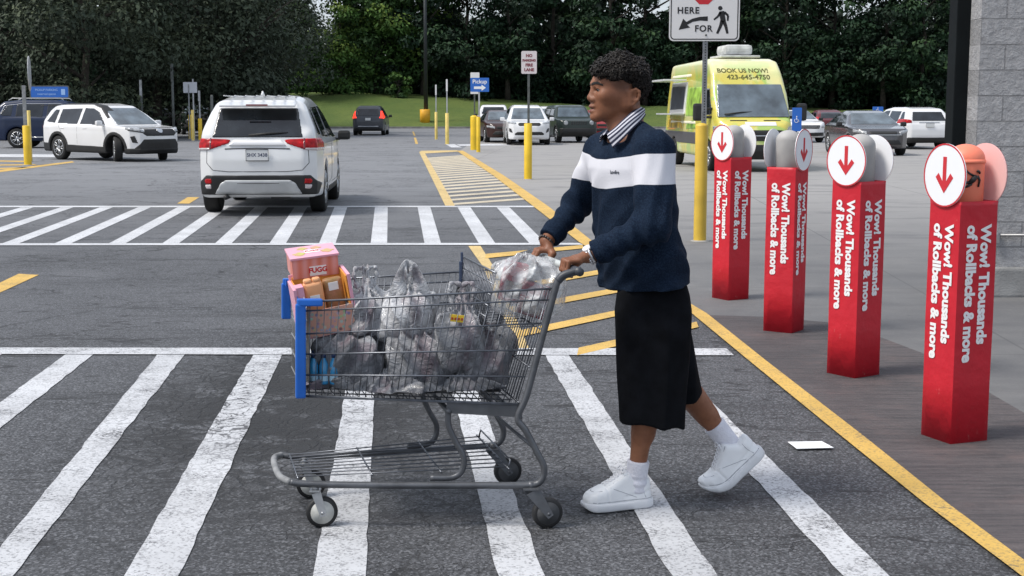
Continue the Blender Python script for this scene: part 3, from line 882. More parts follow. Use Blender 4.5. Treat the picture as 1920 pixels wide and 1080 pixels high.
# tall lamp post on a yellow base
Y = 108.; pb = P(797, 228, Y); zb = hill_z(pb[0], Y)
lp = thing('lamp_post', 'tall dark lamp post on a yellow painted concrete base by the grass', 'lamp post', (pb[0], Y, zb))
sc = F_PX / (Y * _cp)
zt = P(797, 205, Y)[2]
MB().lathe([(9.5 / sc, 0), (9.5 / sc, zt - zb - .03), (8.5 / sc, zt - zb)], 20, c=(pb[0], Y, zb)).build('base', mat('orange_yellow_paint', (.72, .36, .02), .55, var=.15, scale=2), lp)
MB().lathe([(.17, 0), (.10, 12.5)], 14, c=(pb[0] + .08, Y, zt)).build('mast', mat('dark_bronze', (.03, .035, .036), .5, metal=.4), lp)
mb = MB(); mb.box((pb[0] + .08, Y - .7, zt + 12.4), (.12, 1.5, .1)); mb.box((pb[0] + .08, Y - 1.6, zt + 12.4), (.4, .8, .16)); mb.build('lamp_head', MATS['dark_bronze'], lp)

# left cluster of signs
t, b, h, r = bollard(52.5, 310, 235, 14, 'thick yellow bollard at the left edge in front of an oval sign', domed=False)
Y = b[1]
sg = thing('edge_on_sign', 'grey sign seen edge on beside the thick yellow bollard at the left edge', 'sign', b)
s = (310 - HORIZON) / CAM_H
mb = MB(); zt = P(50, 160, Y)[2]; mb.box((b[0] - .02, Y, zt / 2), (.09, .05, zt)); mb.build('post', M_STEEL, sg)
c = P(55, 138, Y - .05)
V, Q = [], []
mb = MB(); ax = ((math.cos(math.radians(76)), -math.sin(math.radians(76)), 0), (0, 0, 1), (-math.sin(math.radians(76)), -math.cos(math.radians(76)), 0))
mb.prism([(.4 * math.cos(a), .46 * math.sin(a)) for a in np.linspace(0, 2 * math.pi, 24, endpoint=False)], -.012, .012, ax, c); mb.build('plate', M_ALU, sg)
t, b, h, r = bollard(57.5, 303, 207, 7, 'slim pale yellow bollard close behind the thick one at the left edge', m=M_BOLL2, domed=False)
Y = 62.; pb = P(94, 184, Y)
sg = thing('blue_board', 'long blue board with white lettering above the dark blue SUV', 'sign', (pb[0], Y, 0))
sc = F_PX / (Y * _cp)
c = P(93, 172.5, Y)
MB().prism(rrect(70 / sc, 20 / sc, .06), 0, .03, AX_FRONT, c).build('panel', M_SIGNB, sg)
q, q2 = rrect(74 / sc, 24 / sc, .07), rrect(70 / sc, 20 / sc, .06); n = len(q)
mb = MB(); mb.add([(c[0] + x, Y - .034, c[2] + z) for x, z in q + q2], [(i, (i + 1) % n, n + (i + 1) % n, n + i) for i in range(n)]); mb.build('border', M_STEEL_D, sg)
pbi = mat('pale_blue_ink', (.32, .5, .8), .5)
letter(sg, pbi, 'PICKUP PARKING', .13, c + (-.13, -.033, .09), bold=.001); letter(sg, pbi, 'reserved spaces', .13, c + (-.13, -.033, -.09), bold=.001)
mb = MB(); mb.box(c + (.62, -.033, 0), (.18, .003, .26)); mb.build('symbol', pbi, sg)
mb = MB(); mb.box((c[0] - .5, Y + .05, c[2] / 2), (.06, .06, c[2])); mb.box((c[0] + .5, Y + .05, c[2] / 2), (.06, .06, c[2])); mb.build('post', M_STEEL_D, sg)
Y = 62.
sc = F_PX / (Y * _cp)
for px, by, bt, w_, lab in ((357, 261, 215, 6, 'leftmost of the yellow bollards in the group under the blank white sign'), (362.5, 264, 206, 5.5, 'tallest pale yellow bollard in the group under the blank white sign'), (376, 263, 222, 7.5, 'short bright yellow bollard right of the blank white sign')):
    bollard(px, by, bt, w_, lab, m=M_BOLL2 if bt == 206 else M_BOLL, domed=False)
b = G(357, 262.5); Y = b[1]; s = 58.5 / CAM_H
sg = thing('blank_sign', 'blank pale back of a square sign on two grey posts behind the olive trees', 'sign', b)
c = P(356.5, 164, Y - .03)
MB().prism(rrect(26 / s, 20 / s, .03), 0, .006, AX_FRONT, c).build('plate', mat('pale_sign_back', (.5, .52, .56), .5), sg)
mb = MB(); zt = P(357, 158, Y)[2]; mb.box((b[0] - .0, Y - .045, zt / 2), (.06, .02, zt)); mb.build('post', M_STEEL, sg)
mb = MB(); zt = P(357, 148, Y)[2]; x1 = P(362.5, 200, Y)[0]; mb.box((x1, Y + .05, zt / 2), (.06, .05, zt)); mb.build('post', M_ALU, sg)
b = G(376, 262.5); Y = b[1]
sg = thing('narrow_sign', 'narrow grey sign seen edge on right of the blank white sign', 'sign', b)
mb = MB(); zt = P(376, 172, Y)[2]; mb.box((b[0], Y + .03, zt / 2), (.06, .05, zt)); mb.build('post', M_ALU, sg)
mb = MB(); mb.box((b[0], Y - .02, zt - .2), (.1, .05, .5)); mb.build('plate', M_ALU, sg)
for px, top, by, lab, Yp in ((266.5, 148, 232, 'grey post rising behind the roof of the white crossover', 66.), (399, 178, 250, 'thin grey pole left of the white SUV', 64.), (326, 120, 245, 'taller thin grey pole between the trees and the bollard group', 66.)):
    p0 = P(px, by, Yp); zt = P(px, top, Yp)[2]
    t = thing('pole', lab, 'pole', (p0[0], Yp, 0))
    MB().lathe([(.07, 0), (.06, zt)], 10, c=(p0[0], Yp, 0)).build('shaft', M_STEEL_D, t)
    MB().box((p0[0], Yp - .05, zt - .45), (.11, .06, .8)).build('cap_plate', M_ALU if px < 300 else M_STEEL_D, t)
# accessible parking signs
for px, py, w_, h_, Yp, lab in ((1494, 224, 18, 44, 30.5, 'tall blue accessible parking sign beside the van mirror'), (1646, 206, 20, 12, 50., 'small blue accessible parking sign behind the roof of the black sedan')):
    sc = F_PX / (Yp * _cp); c = P(px, py, Yp)
    sg = thing('accessible_sign', lab, 'sign', (c[0], Yp, 0))
    MB().prism(rrect(w_ / sc, h_ / sc, .02), 0, .01, AX_FRONT, c).build('plate', M_SIGNB, sg)
    mb = MB()
    k = min(w_, h_) / sc
    for dz in (0,):
        o_ = c + np.array([0, -.012, dz * h_ / sc])
        mb.lathe([(.06 * k, 0), (.06 * k, .003)], 8, M=Matrix.Rotation(math.pi / 2, 3, 'X'), c=o_ + (-.02 * k, 0, .3 * k))
        mb.tube([o_ + (-.02 * k, 0, .2 * k), o_ + (-.02 * k, 0, -.05 * k), o_ + (.16 * k, 0, -.05 * k), o_ + (.22 * k, 0, -.27 * k)], .035 * k, 6)
        mb.tube([o_ + (.2 * k * math.cos(a) - .05 * k, 0, -.12 * k + .2 * k * math.sin(a)) for a in np.linspace(2.2, 5.8, 9)], .03 * k, 6)
    mb.build('wheelchair_symbol', M_WHITE, sg)
    MB().box((c[0], Yp + .05, c[2] / 2), (.05, .05, c[2])).build('post', M_STEEL_D, sg)

# ================================================================== RED ADVERTISING POSTS
t = NT('red_printed_sleeve')
n1, n2 = t.noise(7, 5, .6), t.noise(55, 5, .75, vec=t.map(scale=(1, 1, .35)))
c = t.mix(t.ramp(n1, .3, .7), (.49, .006, .019), (.54, .007, .021)); c = t.mix(t.math('MULTIPLY', t.ramp(n2, .64, .70), t.ramp(n1, .5, .65)), c, (.62, .22, .2))
t.col(c); t.rough(t.ramp(n1, .3, .7, .45, .65)); t.bump(t.noise(6, 4, .5), .45, .03); M_RSLV = t.m
M_CAPG = mat('grey_plastic_cap', (.36, .35, .34), .6, var=.12, scale=6)
M_CAPO = mat('orange_plastic_cap', (.85, .22, .13), .5)
M_DISCW = mat('white_disc', (.80, .81, .83), .45)
M_DISCP = mat('pink_tinted_disc', (.78, .48, .46), .5)
def red_post(px, py, top, ztop, ang, label, cap, disc_at, back_m, disc_back):
    "square sleeve, angle of its left visible face from the view direction"
    b = G(px, py); sc = (py - HORIZON) / CAM_H
    h = (py - top) / sc; sd = .205
    t = thing('advertising_post', label, 'advertising post', b, 0, 'red advertising posts')
    a = math.radians(ang) + math.atan2(b[0], b[1])
    nl = np.array([-math.sin(a), -math.cos(a), 0]); ul = np.array([math.cos(a), -math.sin(a), 0])     # left face: outward, reading right
    nr = np.array([math.cos(a), -math.sin(a), 0]); ur = np.array([math.sin(a), math.cos(a), 0])      # right face
    mid = b + .5 * sd * 0
    mb = MB()
    # sleeve with slightly bowed card faces and rounded top corners
    k = 6; ring = []
    for (n_, u_) in ((nl, ul), (nr, ur), (-nl, -ul), (-nr, -ur)):
        for i in range(k):
            f = i / k * 2 - 1; ring.append((n_ * sd / 2 * (1 + .012 * (1 - f * f)) + u_ * sd / 2 * f))
    hz = [0, h * .25, h * .5, h * .75, h - .02, h]
    V = []
    for i, z in enumerate(hz):
        wob = 1 + .008 * math.sin(i * 1.9 + px)
        for q in ring: V.append(mid + q * wob + np.array([0, 0, z]))
    m_ = len(ring); F_ = [(i * m_ + j, i * m_ + (j + 1) % m_, (i + 1) * m_ + (j + 1) % m_, (i + 1) * m_ + j) for i in range(len(hz) - 1) for j in range(m_)]
    mb.add(V, F_); sl = mb.build('sleeve', M_RSLV, t); smooth_by_angle(sl, 30)
    sm_ = sl.modifiers.new('card', 'SOLIDIFY'); sm_.thickness = .004; sm_.offset = -1
    # text on both visible faces, read from top to bottom
    size = .074; tz = h - .105
    for n_, u_ in ((nl, ul), (nr, ur)):
        o_ = mid + n_ * (sd / 2 * 1.02 + .0022)
        for off, wd in ((.037, 'Wow! Thousands'), (-.038, 'of Rollbacks & more')):
            v, f = text_mesh(wd, size, bold=.0032, align='LEFT', depth=.001)
            ux, uy = np.array([0, 0, -1.]), u_
            uz = np.cross(ux, uy)
            mb = MB(); mb.add(o_ + u_ * off + np.array([0, 0, tz]) + v[:, :1] * ux + v[:, 1:2] * uy + v[:, 2:] * uz, f); mb.build('lettering', M_WHITE, t)
    # domed bollard cap
    r = .083; zt = h + (top - ztop) / sc
    prof = [(r * .98, h - .3), (r, zt - r * .8)] + [(r * math.cos(q), zt - r * .8 + r * .8 * math.sin(q)) for q in np.linspace(.08, 1.5, 9)]
    cp = MB().lathe(prof, 28, c=mid).build('cap', cap, t)
    if cap is M_CAPO:
        mb = MB(); mb.lathe([(r + .004, zt - r * .8 - .018), (r + .005, zt - r * .8 - .009), (r + .001, zt - r * .8)], 28, c=mid); mb.build('cap_rim', cap, cp)
        # falling figure printed on the front of the cap
        mb = MB(); o_ = mid + np.array([.006, -r - .002, h + .075])
        def fl(pts, w):
            pts = [np.array([p[0], 0, p[1]]) for p in pts]
            bend = lambda q: o_ + np.array([q[0], r - math.sqrt(max(1e-6, r * r - min(q[0] ** 2, r * r * .98))), q[2]])
            mb.tube([bend(p) for p in pts], w, 6)
        fl([(.026, .052), (.0262, .053), (.03, .055)], [.011, .012, .009]); fl([(.016, .037), (.002, .02), (-.012, .006)], [.010, .013, .010])
        fl([(.006, .036), (-.016, .048), (-.03, .062)], [.006, .005, .004]); fl([(.022, .036), (.034, .018), (.028, -.012)], [.006, .005, .004])
        fl([(-.008, .006), (-.03, .008), (-.048, .0)], [.008, .006, .004]); fl([(-.004, .002), (-.022, -.01), (-.046, -.018)], [.008, .006, .004])
        mb.build('slipping_figure', M_BLACK, cp)
    # two discs on opposite faces
    n_, u_ = (nl, ul) if disc_at == 'left' else (nr, ur)
    R = .141; zc = h + .112
    for sgn, mm in ((1, M_DISCW), (-1, back_m)):
        ax = (u_ * sgn, np.array([0, 0, 1.]), n_ * sgn)
        o_ = mid + n_ * sgn * (sd / 2 + .006) + np.array([0, 0, zc])
        circ = [(R * math.cos(q), R * math.sin(q)) for q in np.linspace(0, 2 * math.pi, 40, endpoint=False)]
        d = MB().prism(circ, 0, .004, ax, o_).build('disc', mm, t)
        c2 = [(x * .95, z * .95) for x, z in circ]; n2 = len(circ)
        mb = MB(); pos = lambda x, z, e: o_ + ax[0] * x + ax[1] * z + ax[2] * e
        mb.add([pos(x, z, .0052) for x, z in circ + c2], [(i, (i + 1) % n2, n2 + (i + 1) % n2, n2 + i) for i in range(n2)])
        mb.prism([(x * R * 1.12, z * R * 1.12) for x, z in arrow_poly('down')], .0045, .0055, ax, o_)
        mb.build('down_arrow', M_RED, d)
red_post(1369, 560, 293, 234, 51, 'red square advertising post nearest the yellow bollard, left disc showing its arrow', M_CAPG, 'left', M_DISCW, 0)
red_post(1469, 621, 311, 243, 24, 'red advertising post whose arrow disc faces right, second from the yellow bollard', M_CAPG, 'right', M_DISCW, 0)
red_post(1599, 703, 336, 250, 41, 'red advertising post with a wide round arrow disc, in front of the black sedan', M_CAPG, 'left', M_DISCW, 0)
red_post(1788, 823, 371, 268, 50, 'nearest red advertising post with an orange cap showing a slipping figure', M_CAPO, 'left', M_DISCP, 0)

# ================================================================== VEHICLES
GLASS = mat('car_glass', (.012, .015, .018), .03, spec=.7, var=.7, scale=3)
GLASS_B = mat('windshield_glass', (.085, .11, .13), .03, spec=1., var=.5, scale=2.2)  # pale blue base paints the reflected sky into the glass colour
TYRE = mat('tyre_rubber', (.011, .011, .011), .8, bump=.2, bscale=30)
RIM = mat('alloy_rim', (.42, .43, .44), .3, metal=.8)
RIMBACK = mat('rim_back', (.015, .015, .016), .6)
CLAD = mat('black_cladding', (.014, .014, .014), .6, var=.2, scale=8)
TAIL = mat('tail_light_red', (.36, .004, .007), .25, coat=.0, spec=.3, var=.4, scale=16)
LIT = mat('lit_brake_light', (.6, .02, .02), .2); _e = LIT.node_tree.nodes['Principled BSDF']; _e.inputs['Emission Color'].default_value = (1, .06, .03, 1); _e.inputs['Emission Strength'].default_value = .9
TAILD = mat('tail_light_dark', (.16, .006, .008), .15, coat=1.)
HEADL = mat('headlight_glass', (.30, .31, .32), .1, coat=1., var=.5, scale=14)
CHROME = mat('chrome', (.6, .61, .62), .15, metal=.9)
SILV = mat('silver_skid', (.48, .49, .49), .4, metal=.3, var=.1, scale=4)
PLATE = mat('plate_white', (.62, .63, .62), .5)
def carpaint(name, col): return mat(name, col, .32, coat=.9 if max(col) > .3 else .35, spec=.5 if max(col) > .3 else .3, var=.03, scale=2)
P_WHITE = carpaint('white_paint', (.70, .70, .70)); P_PEARL = carpaint('pearl_white_paint', (.66, .665, .66))
P_BLUE = carpaint('dark_blue_paint', (.008, .018, .05)); P_BLACK = mat('black_car_paint', (.040, .037, .040), .22, coat=.9, spec=.6, var=.05, scale=2); P_GREY = carpaint('dark_grey_paint', (.05, .055, .065))
P_MAROON = carpaint('maroon_paint', (.10, .012, .016)); P_GREEN = carpaint('dark_green_paint', (.016, .026, .022)); P_RED = carpaint('red_paint', (.25, .02, .02)); P_DARK = carpaint('charcoal_paint', (.025, .024, .025)); P_BROWN = carpaint('brown_paint', (.035, .013, .011))

SUV = dict(side=[(-2.30, .36), (-2.36, .55), (-2.36, .8), (-2.30, 1.02), (-1.2, 1.06), (.9, 1.05), (1.45, 1.03), (2.0, .985), (2.25, .92), (2.36, .78), (2.38, .55), (2.32, .34), (2.18, .24), (-2.2, .26)],
           cabin=[(-2.28, .95), (-2.26, 1.12), (-2.02, 1.5), (-1.85, 1.62), (-1.2, 1.68), (-.2, 1.68), (.35, 1.61), (.8, 1.38), (1.35, 1.02), (1.2, .9)],
           plan=[(-2.38, .3), (-2.34, .66), (-2.2, .84), (-1.8, .915), (0, .93), (1.5, .92), (2.0, .85), (2.25, .66), (2.37, .3)], wb=.90, zb=1.0, wr=.62, zr=1.66, ax=(1.36, -1.36), r=.36, H=1.68,
           sw=[[(-2.0, 1.14), (-1.55, 1.1), (-1.5, 1.5), (-1.72, 1.5)], [(-1.42, 1.09), (-.42, 1.07), (-.38, 1.54), (-1.38, 1.52)], [(-.3, 1.07), (.95, 1.05), (.5, 1.42), (.15, 1.54), (-.26, 1.55)]],
           fw=[(-.72, 1.06), (.72, 1.06), (.57, 1.55), (-.57, 1.55)], rw=[(-.64, 1.12), (.64, 1.12), (.54, 1.50), (-.54, 1.50)])
SEDAN = dict(side=[(-2.36, .4), (-2.42, .6), (-2.36, .93), (-1.7, .99), (.8, .97), (1.5, .94), (2.1, .87), (2.34, .72), (2.40, .35), (2.2, .22), (-2.2, .25)],
             cabin=[(-1.95, .9), (-1.45, 1.26), (-1.0, 1.40), (-.45, 1.45), (.1, 1.43), (.45, 1.36), (1.25, .95), (1.1, .85)],
             plan=[(-2.44, .3), (-2.38, .66), (-2.2, .8), (-1.8, .89), (0, .91), (1.5, .9), (2.0, .82), (2.25, .62), (2.4, .3)], wb=.86, zb=.92, wr=.58, zr=1.42, ax=(1.42, -1.38), r=.33, H=1.43,
             sw=[[(-1.62, .99), (-.42, .97), (-.42, 1.33), (-.85, 1.33), (-1.25, 1.22)], [(-.34, .97), (.88, .95), (.28, 1.31), (-.34, 1.34)]],
             fw=[(-.74, .98), (.74, .98), (.57, 1.37), (-.57, 1.37)], rw=[(-.62, .98), (.62, .98), (.5, 1.32), (-.5, 1.32)])
JEEP = dict(side=[(-2.0, .4), (-2.06, .9), (-2.0, 1.04), (.8, 1.08), (1.2, 1.08), (1.9, 1.03), (2.06, .95), (2.1, .5), (1.9, .28), (-1.9, .28)],
            cabin=[(-2.0, .95), (-1.97, 1.15), (-1.82, 1.55), (-1.65, 1.65), (0, 1.67), (.42, 1.61), (.92, 1.1), (.8, .95)],
            plan=[(-2.08, .4), (-2.04, .72), (-1.9, .88), (0, .9), (1.5, .9), (1.85, .86), (2.04, .72), (2.1, .3)], wb=.88, zb=1.05, wr=.68, zr=1.65, ax=(1.28, -1.28), r=.36, H=1.67,
            sw=[[(-1.75, 1.16), (-.42, 1.14), (-.42, 1.53), (-1.6, 1.52)], [(-.34, 1.14), (.62, 1.13), (.36, 1.53), (-.34, 1.54)]],
            fw=[(-.72, 1.13), (.72, 1.13), (.6, 1.56), (-.6, 1.56)], rw=[(-.64, 1.14), (.64, 1.14), (.55, 1.5), (-.55, 1.5)])
TRUCK = dict(side=[(-2.7, .5), (-2.74, .7), (-2.72, 1.16), (-.6, 1.16), (1.0, 1.16), (1.6, 1.12), (2.4, 1.04), (2.6, .9), (2.64, .5), (2.4, .36), (-2.6, .4)],
             cabin=[(-.95, 1.0), (-.85, 1.5), (-.6, 1.76), (.3, 1.8), (.75, 1.74), (1.45, 1.12), (1.3, 1.0)],
             plan=[(-2.74, .9), (-2.68, .96), (-1.9, .98), (0, .99), (1.8, .98), (2.3, .92), (2.6, .6), (2.66, .3)], wb=.92, zb=1.1, wr=.72, zr=1.78, ax=(1.7, -1.6), r=.39, H=1.8,
             sw=[[(-.7, 1.22), (.1, 1.2), (.1, 1.66), (-.55, 1.66)], [(.18, 1.2), (1.1, 1.18), (.68, 1.64), (.18, 1.67)]],
             fw=[(-.76, 1.2), (.76, 1.2), (.64, 1.7), (-.64, 1.7)], rw=[(-.72, 1.2), (.72, 1.2), (.6, 1.66), (-.6, 1.66)])
def scaled(sp, fx=1, fy=1, fz=1, **over):
    o = dict(sp)
    for k in ('side', 'cabin'): o[k] = [(x * fx, z * fz) for x, z in sp[k]]
    o['plan'] = [(x * fx, y * fy) for x, y in sp['plan']]
    o['sw'] = [[(x * fx, z * fz) for x, z in w] for w in sp['sw']]
    o['fw'] = [(y * fy, z * fz) for y, z in sp['fw']]; o['rw'] = [(y * fy, z * fz) for y, z in sp['rw']]
    for k in ('wb', 'wr'): o[k] = sp[k] * fy
    for k in ('zb', 'zr', 'H'): o[k] = sp[k] * fz
    o['ax'] = tuple(a * fx for a in sp['ax']); o.update(over); return o

class Car:
    def __init__(s, name, label, cat, loc, heading, sp, paint, h=.03, group=None, steer=0., rims=True):
        s.sp, s.h = sp, h
        s.t = thing(name, label, cat, (loc[0], loc[1], 0), heading, group)
        xs_ = [p[0] for p in sp['side']]; s.x0, s.x1 = min(xs_), max(xs_); s.w = max(p[1] for p in sp['plan'])
        s.hw = s.w
        s.pl = [(s.x0 - .06, -1.)] + sp['plan'] + [(s.x1 + .06, -1.)]
        s.lo = np.array([s.x0 - .1, -s.w - .1, .1]); s.hi = np.array([s.x1 + .1, s.w + .1, sp['H'] + .12])
        s.body = sdf_obj('body', s.field, s.lo, s.hi, h, paint, s.t, world=False)
        s.paint = paint
        s.wheels(steer, rims)
    def field(s, x, y, z):
        sp = s.sp; ay = np.abs(y)
        pln = poly2(s.pl, x, ay)
        low = smax(poly2(sp['side'], x, z), pln + .10 * (z - .72) ** 2, .07)
        low = smax(low, -z + .22, .03)
        if sp.get('cabin'):
            c = smax(poly2(sp['cabin'], x, z), (ay - (sp['wb'] + (sp['wr'] - sp['wb']) * (z - sp['zb']) / (sp['zr'] - sp['zb']))) * .93, .13)
            c = smax(c, pln + .02, .05)
            d = smin(low, c, .05)
        else: d = low
        r = sp['r']
        for ax in sp['ax']:
            well = np.maximum(np.sqrt((x - ax) ** 2 + (z - r * .98) ** 2) - (r + .055), (s.hw - .34) - ay)
            d = smax(d, -well, .015)
        return d
    def part(s, name, poly, face, m, off=.008, side=0, parent=None, h=None, xr=None, thick=None):
        "a panel of the skin inside poly; face side / front / rear; side -1 right, 1 left"
        h = h or s.h * .8
        U = [p[0] for p in poly]; Z = [p[1] for p in poly]
        if face == 'side':
            lo = [min(U) - .05, -s.w - .08 if side < 0 else .3, min(Z) - .05]; hi = [max(U) + .05, -.3 if side < 0 else s.w + .08, max(Z) + .05]
            f = lambda x, y, z: np.maximum(np.maximum(s.field(x, y, z) - off, poly2(poly, x, z)), .34 - y * side)
        else:
            a, b = (s.x1 - .42, s.x1 + .1) if face == 'front' else (s.x0 - .1, s.x0 + .8)
            if xr: a, b = xr
            lo = [a, min(U) - .05, min(Z) - .05]; hi = [b, max(U) + .05, max(Z) + .05]
            sg = 1 if face == 'front' else -1; e = (a if face == 'front' else b) * sg + .04
            f = lambda x, y, z: np.maximum(np.maximum(s.field(x, y, z) - off, poly2(poly, y, z)), e - x * sg)
        return sdf_obj(name, f, lo, hi, h, m, parent or s.t, world=False)
    def mirror(s, name, poly, face, m, **k):
        a = s.part(name, poly, face, m, **k)
        b = s.part(name, [(-u, z) for u, z in poly][::-1], face, m, **k); return a, b
    def windows(s, front=True, rear=True, sides=(-1, 1), fm=None, rm=None, sm=None):
        if front: s.part('windshield', s.sp['fw'], 'front', fm or GLASS_B, xr=(-.2, s.x1 - .7))
        if rear: s.part('rear_window', s.sp['rw'], 'rear', rm or GLASS, xr=(s.x0 - .1, .2))
        for sd in sides:
            for w in s.sp['sw']: s.part('window', w, 'side', sm or GLASS, side=sd)
    def wheels(s, steer, rims):
        r = s.sp['r']
        for i, ax in enumerate(s.sp['ax']):
            for sd in (-1, 1):
                R = Matrix.Rotation(math.radians(steer) if i == 0 else 0, 3, 'Z') @ Matrix.Rotation(-sd * math.pi / 2, 3, 'X')
                c = np.array([ax, sd * (s.hw - .135), r])
                mb = MB(); mb.lathe([(r * .66, -.1), (r * .92, -.112), (r * .985, -.09), (r, -.05), (r, .05), (r * .985, .09), (r * .92, .112), (r * .66, .1)], 32, M=R, c=c)
                w = mb.build('wheel', TYRE, s.t, world=False)
                mb = MB(); mb.lathe([(r * .67, .06), (r * .68, .104), (r * .62, .106), (r * .6, .07)], 32, M=R, c=c)
                Rn = np.array(R)
                for k in range(5):
                    for dd in (-.16, .16):
                        a = 2 * math.pi * k / 5 + dd; a2 = 2 * math.pi * k / 5 + dd * 1.3
                        p0 = np.array([.05 * math.cos(a), .05 * math.sin(a), .088]); p1 = np.array([r * .63 * math.cos(a2), r * .63 * math.sin(a2), .1])
                        mb.tube([Rn @ p0 + c, Rn @ p1 + c], [.022, .018], 5)
                mb.lathe([(.07, .07), (.07, .1), (.04, .108)], 16, M=R, c=c)
                mb.build('rim', RIM if rims else RIMBACK, w, world=False)
                MB().lathe([(r * .64, .02), (r * .64, .06), (.02, .065)], 24, M=R, c=c).build('brake_disc', RIMBACK, w, world=False)
    def mirrors(s, x, z, m, w=.2):
        for sd in (-1, 1):
            mb = MB(); mb.box((x, sd * (s.w + .12), z), (.11, w, .15), bev=.045); mb.box((x + .01, sd * (s.w - .02), z - .06), (.07, .16, .04), bev=.015)
            mb.build('side_mirror', m, s.t, world=False)
    def plate(s, x, z, txt, face):
        sg = 1 if face == 'front' else -1
        mb = MB(); mb.box((x, 0, z), (.012, .31, .155), bev=.005); p = mb.build('licence_plate', PLATE, s.t, world=False)
        mb = MB(); mb.tube([(x + sg * .006, a * .155, z + b * .078) for a, b in ((-1, -1), (1, -1), (1, 1), (-1, 1))], .006, 5, closed=True); mb.build('frame', RIMBACK, p, world=False)
        if txt:
            v, f = text_mesh(txt, .068, bold=.0012, depth=.001)
            ux = np.array([0, sg * 1., 0]); mb = MB(); mb.add(np.array([x + sg * .0075, 0, z]) + v[:, :1] * ux + v[:, 1:2] * np.array([0, 0, 1.]) + v[:, 2:] * np.array([sg * 1., 0, 0]), f)
            mb.build('lettering', mat('plate_ink', (.03, .04, .09), .5), p, world=False)
    def seam(s, pts, face, r=.004, m=None, name='panel_gap'):
        "thin dark joint drawn on the skin; pts are (u, z)"
        P3 = []
        for (u0, z0), (u1, z1) in zip(pts, pts[1:]):
            for k in range(8):
                u, z = u0 + (u1 - u0) * k / 8, z0 + (z1 - z0) * k / 8; P3.append((u, z))
        P3.append(pts[-1]); out = []
        for u, z in P3:
            if face == 'rear':
                q = np.arange(s.x0 - .1, s.x0 + 1.2, .004); v = s.field(q, np.full_like(q, u), np.full_like(q, z)); i = np.argmax(v < 0); out.append((q[i] - .001, u, z))
            elif face == 'front':
                q = np.arange(s.x1 + .1, s.x1 - 1.6, -.004); v = s.field(q, np.full_like(q, u), np.full_like(q, z)); i = np.argmax(v < 0); out.append((q[i] + .001, u, z))
            else:
                sd = -1 if face == 'right' else 1
                q = np.arange(s.w + .1, .3, -.004); v = s.field(np.full_like(q, u), q * sd, np.full_like(q, z)); i = np.argmax(v < 0); out.append((u, sd * (q[i] + .001), z))
        mb = MB(); mb.tube(out, r, 5); return mb.build(name, m or RIMBACK, s.t, world=False)
def poser(pxy, heading, off=(0, 0)):
    "ground point of the car centre when the local point off touches the ground at photo pixel pxy"
    g = G(*pxy); c, n = math.cos(heading), math.sin(heading)
    return (g[0] - c * off[0] + n * off[1], g[1] - n * off[0] - c * off[1])

# --- white SUV seen from behind on the far crosswalk
hd = math.radians(93.5)
sp = scaled(SUV, 1, .965, 1.0, rw=[(-.63, 1.10), (.63, 1.10), (.55, 1.51), (-.55, 1.51)], wr=.60)
c = Car('white_suv', 'white SUV seen from behind stopping on the far crosswalk, red tail lights', 'suv', poser((598, 396), hd, (-1.36, -.76)), hd, sp, P_PEARL, .025)
c.windows(front=True, sides=(-1, 1), rm=GLASS)
c.mirror('tail_light', [(-.905, .93), (-.62, .945), (-.40, 1.02), (-.36, 1.075), (-.62, 1.09), (-.905, 1.095)], 'rear', TAIL, off=.012, h=.018, xr=(c.x0 - .1, -1.75))
c.mirror('tail_light_lens', [(-.905, .915), (-.66, .925), (-.66, .965), (-.905, .96)], 'rear', mat('clear_lens', (.5, .45, .45), .15, coat=1), off=.016, h=.018, xr=(c.x0 - .1, -1.75))
c.mirror('tail_light_bar', [(-.665, .93), (-.635, .94), (-.635, 1.095), (-.665, 1.095)], 'rear', TAILD, off=.017, h=.015, xr=(c.x0 - .1, -1.75))
c.part('garnish', [(-.40, .985), (.40, .985), (.33, 1.075), (-.33, 1.075)], 'rear', mat('white_gloss_trim', (.72, .72, .72), .18, coat=1), off=.022, h=.02)
c.part('bumper_trim', [(-.82, .30), (.82, .30), (.86, .45), (.72, .585), (-.72, .585), (-.86, .45)], 'rear', CLAD, off=.01)
c.part('skid_plate', [(-.61, .31), (.61, .31), (.52, .47), (.44, .515), (-.44, .515), (-.52, .47)], 'rear', SILV, off=.03)
c.part('skid_slot', [(-.47, .455), (.47, .455), (.42, .475), (-.42, .475)], 'rear', CLAD, off=.033, h=.012)
c.mirror('reflector', [(.64, .465), (.73, .455), (.755, .5), (.73, .53), (.645, .535)], 'rear', TAIL, off=.018, h=.015, xr=(c.x0 - .1, -1.75))
c.mirror('fog_lens', [(.65, .385), (.73, .385), (.75, .445), (.65, .455)], 'rear', mat('clear_lens', None), off=.02, h=.015, xr=(c.x0 - .1, -1.75))
c.plate(c.x0 - .005, .86, 'SHX 3438', 'rear')
c.seam([(-.70, .98), (-.71, .75), (-.62, .65), (-.4, .63), (.4, .63), (.62, .65), (.71, .75), (.70, .98)], 'rear', .005)
c.seam([(-.45, .945), (0, .955), (.45, .945)], 'rear', .009, CLAD, 'handle_recess')
c.mirrors(.78, 1.08, CLAD)
mb = MB(); mb.tube([(-2.26, .12, 1.13), (-2.27, -.14, 1.16), (-2.24, -.42, 1.17)], [.02, .014, .008], 6); mb.build('rear_wiper', CLAD, c.t, world=False)
mb = MB(); mb.box((-2.12, 0, 1.56), (.22, 1.06, .03), bev=.012, M=Matrix.Rotation(math.radians(-12), 3, 'Y')); mb.build('roof_spoiler', P_PEARL, c.t, world=False)
mb = MB(); mb.box((-2.262, 0, 1.552), (.02, .3, .02)); mb.build('brake_lamp', TAILD, c.t, world=False)
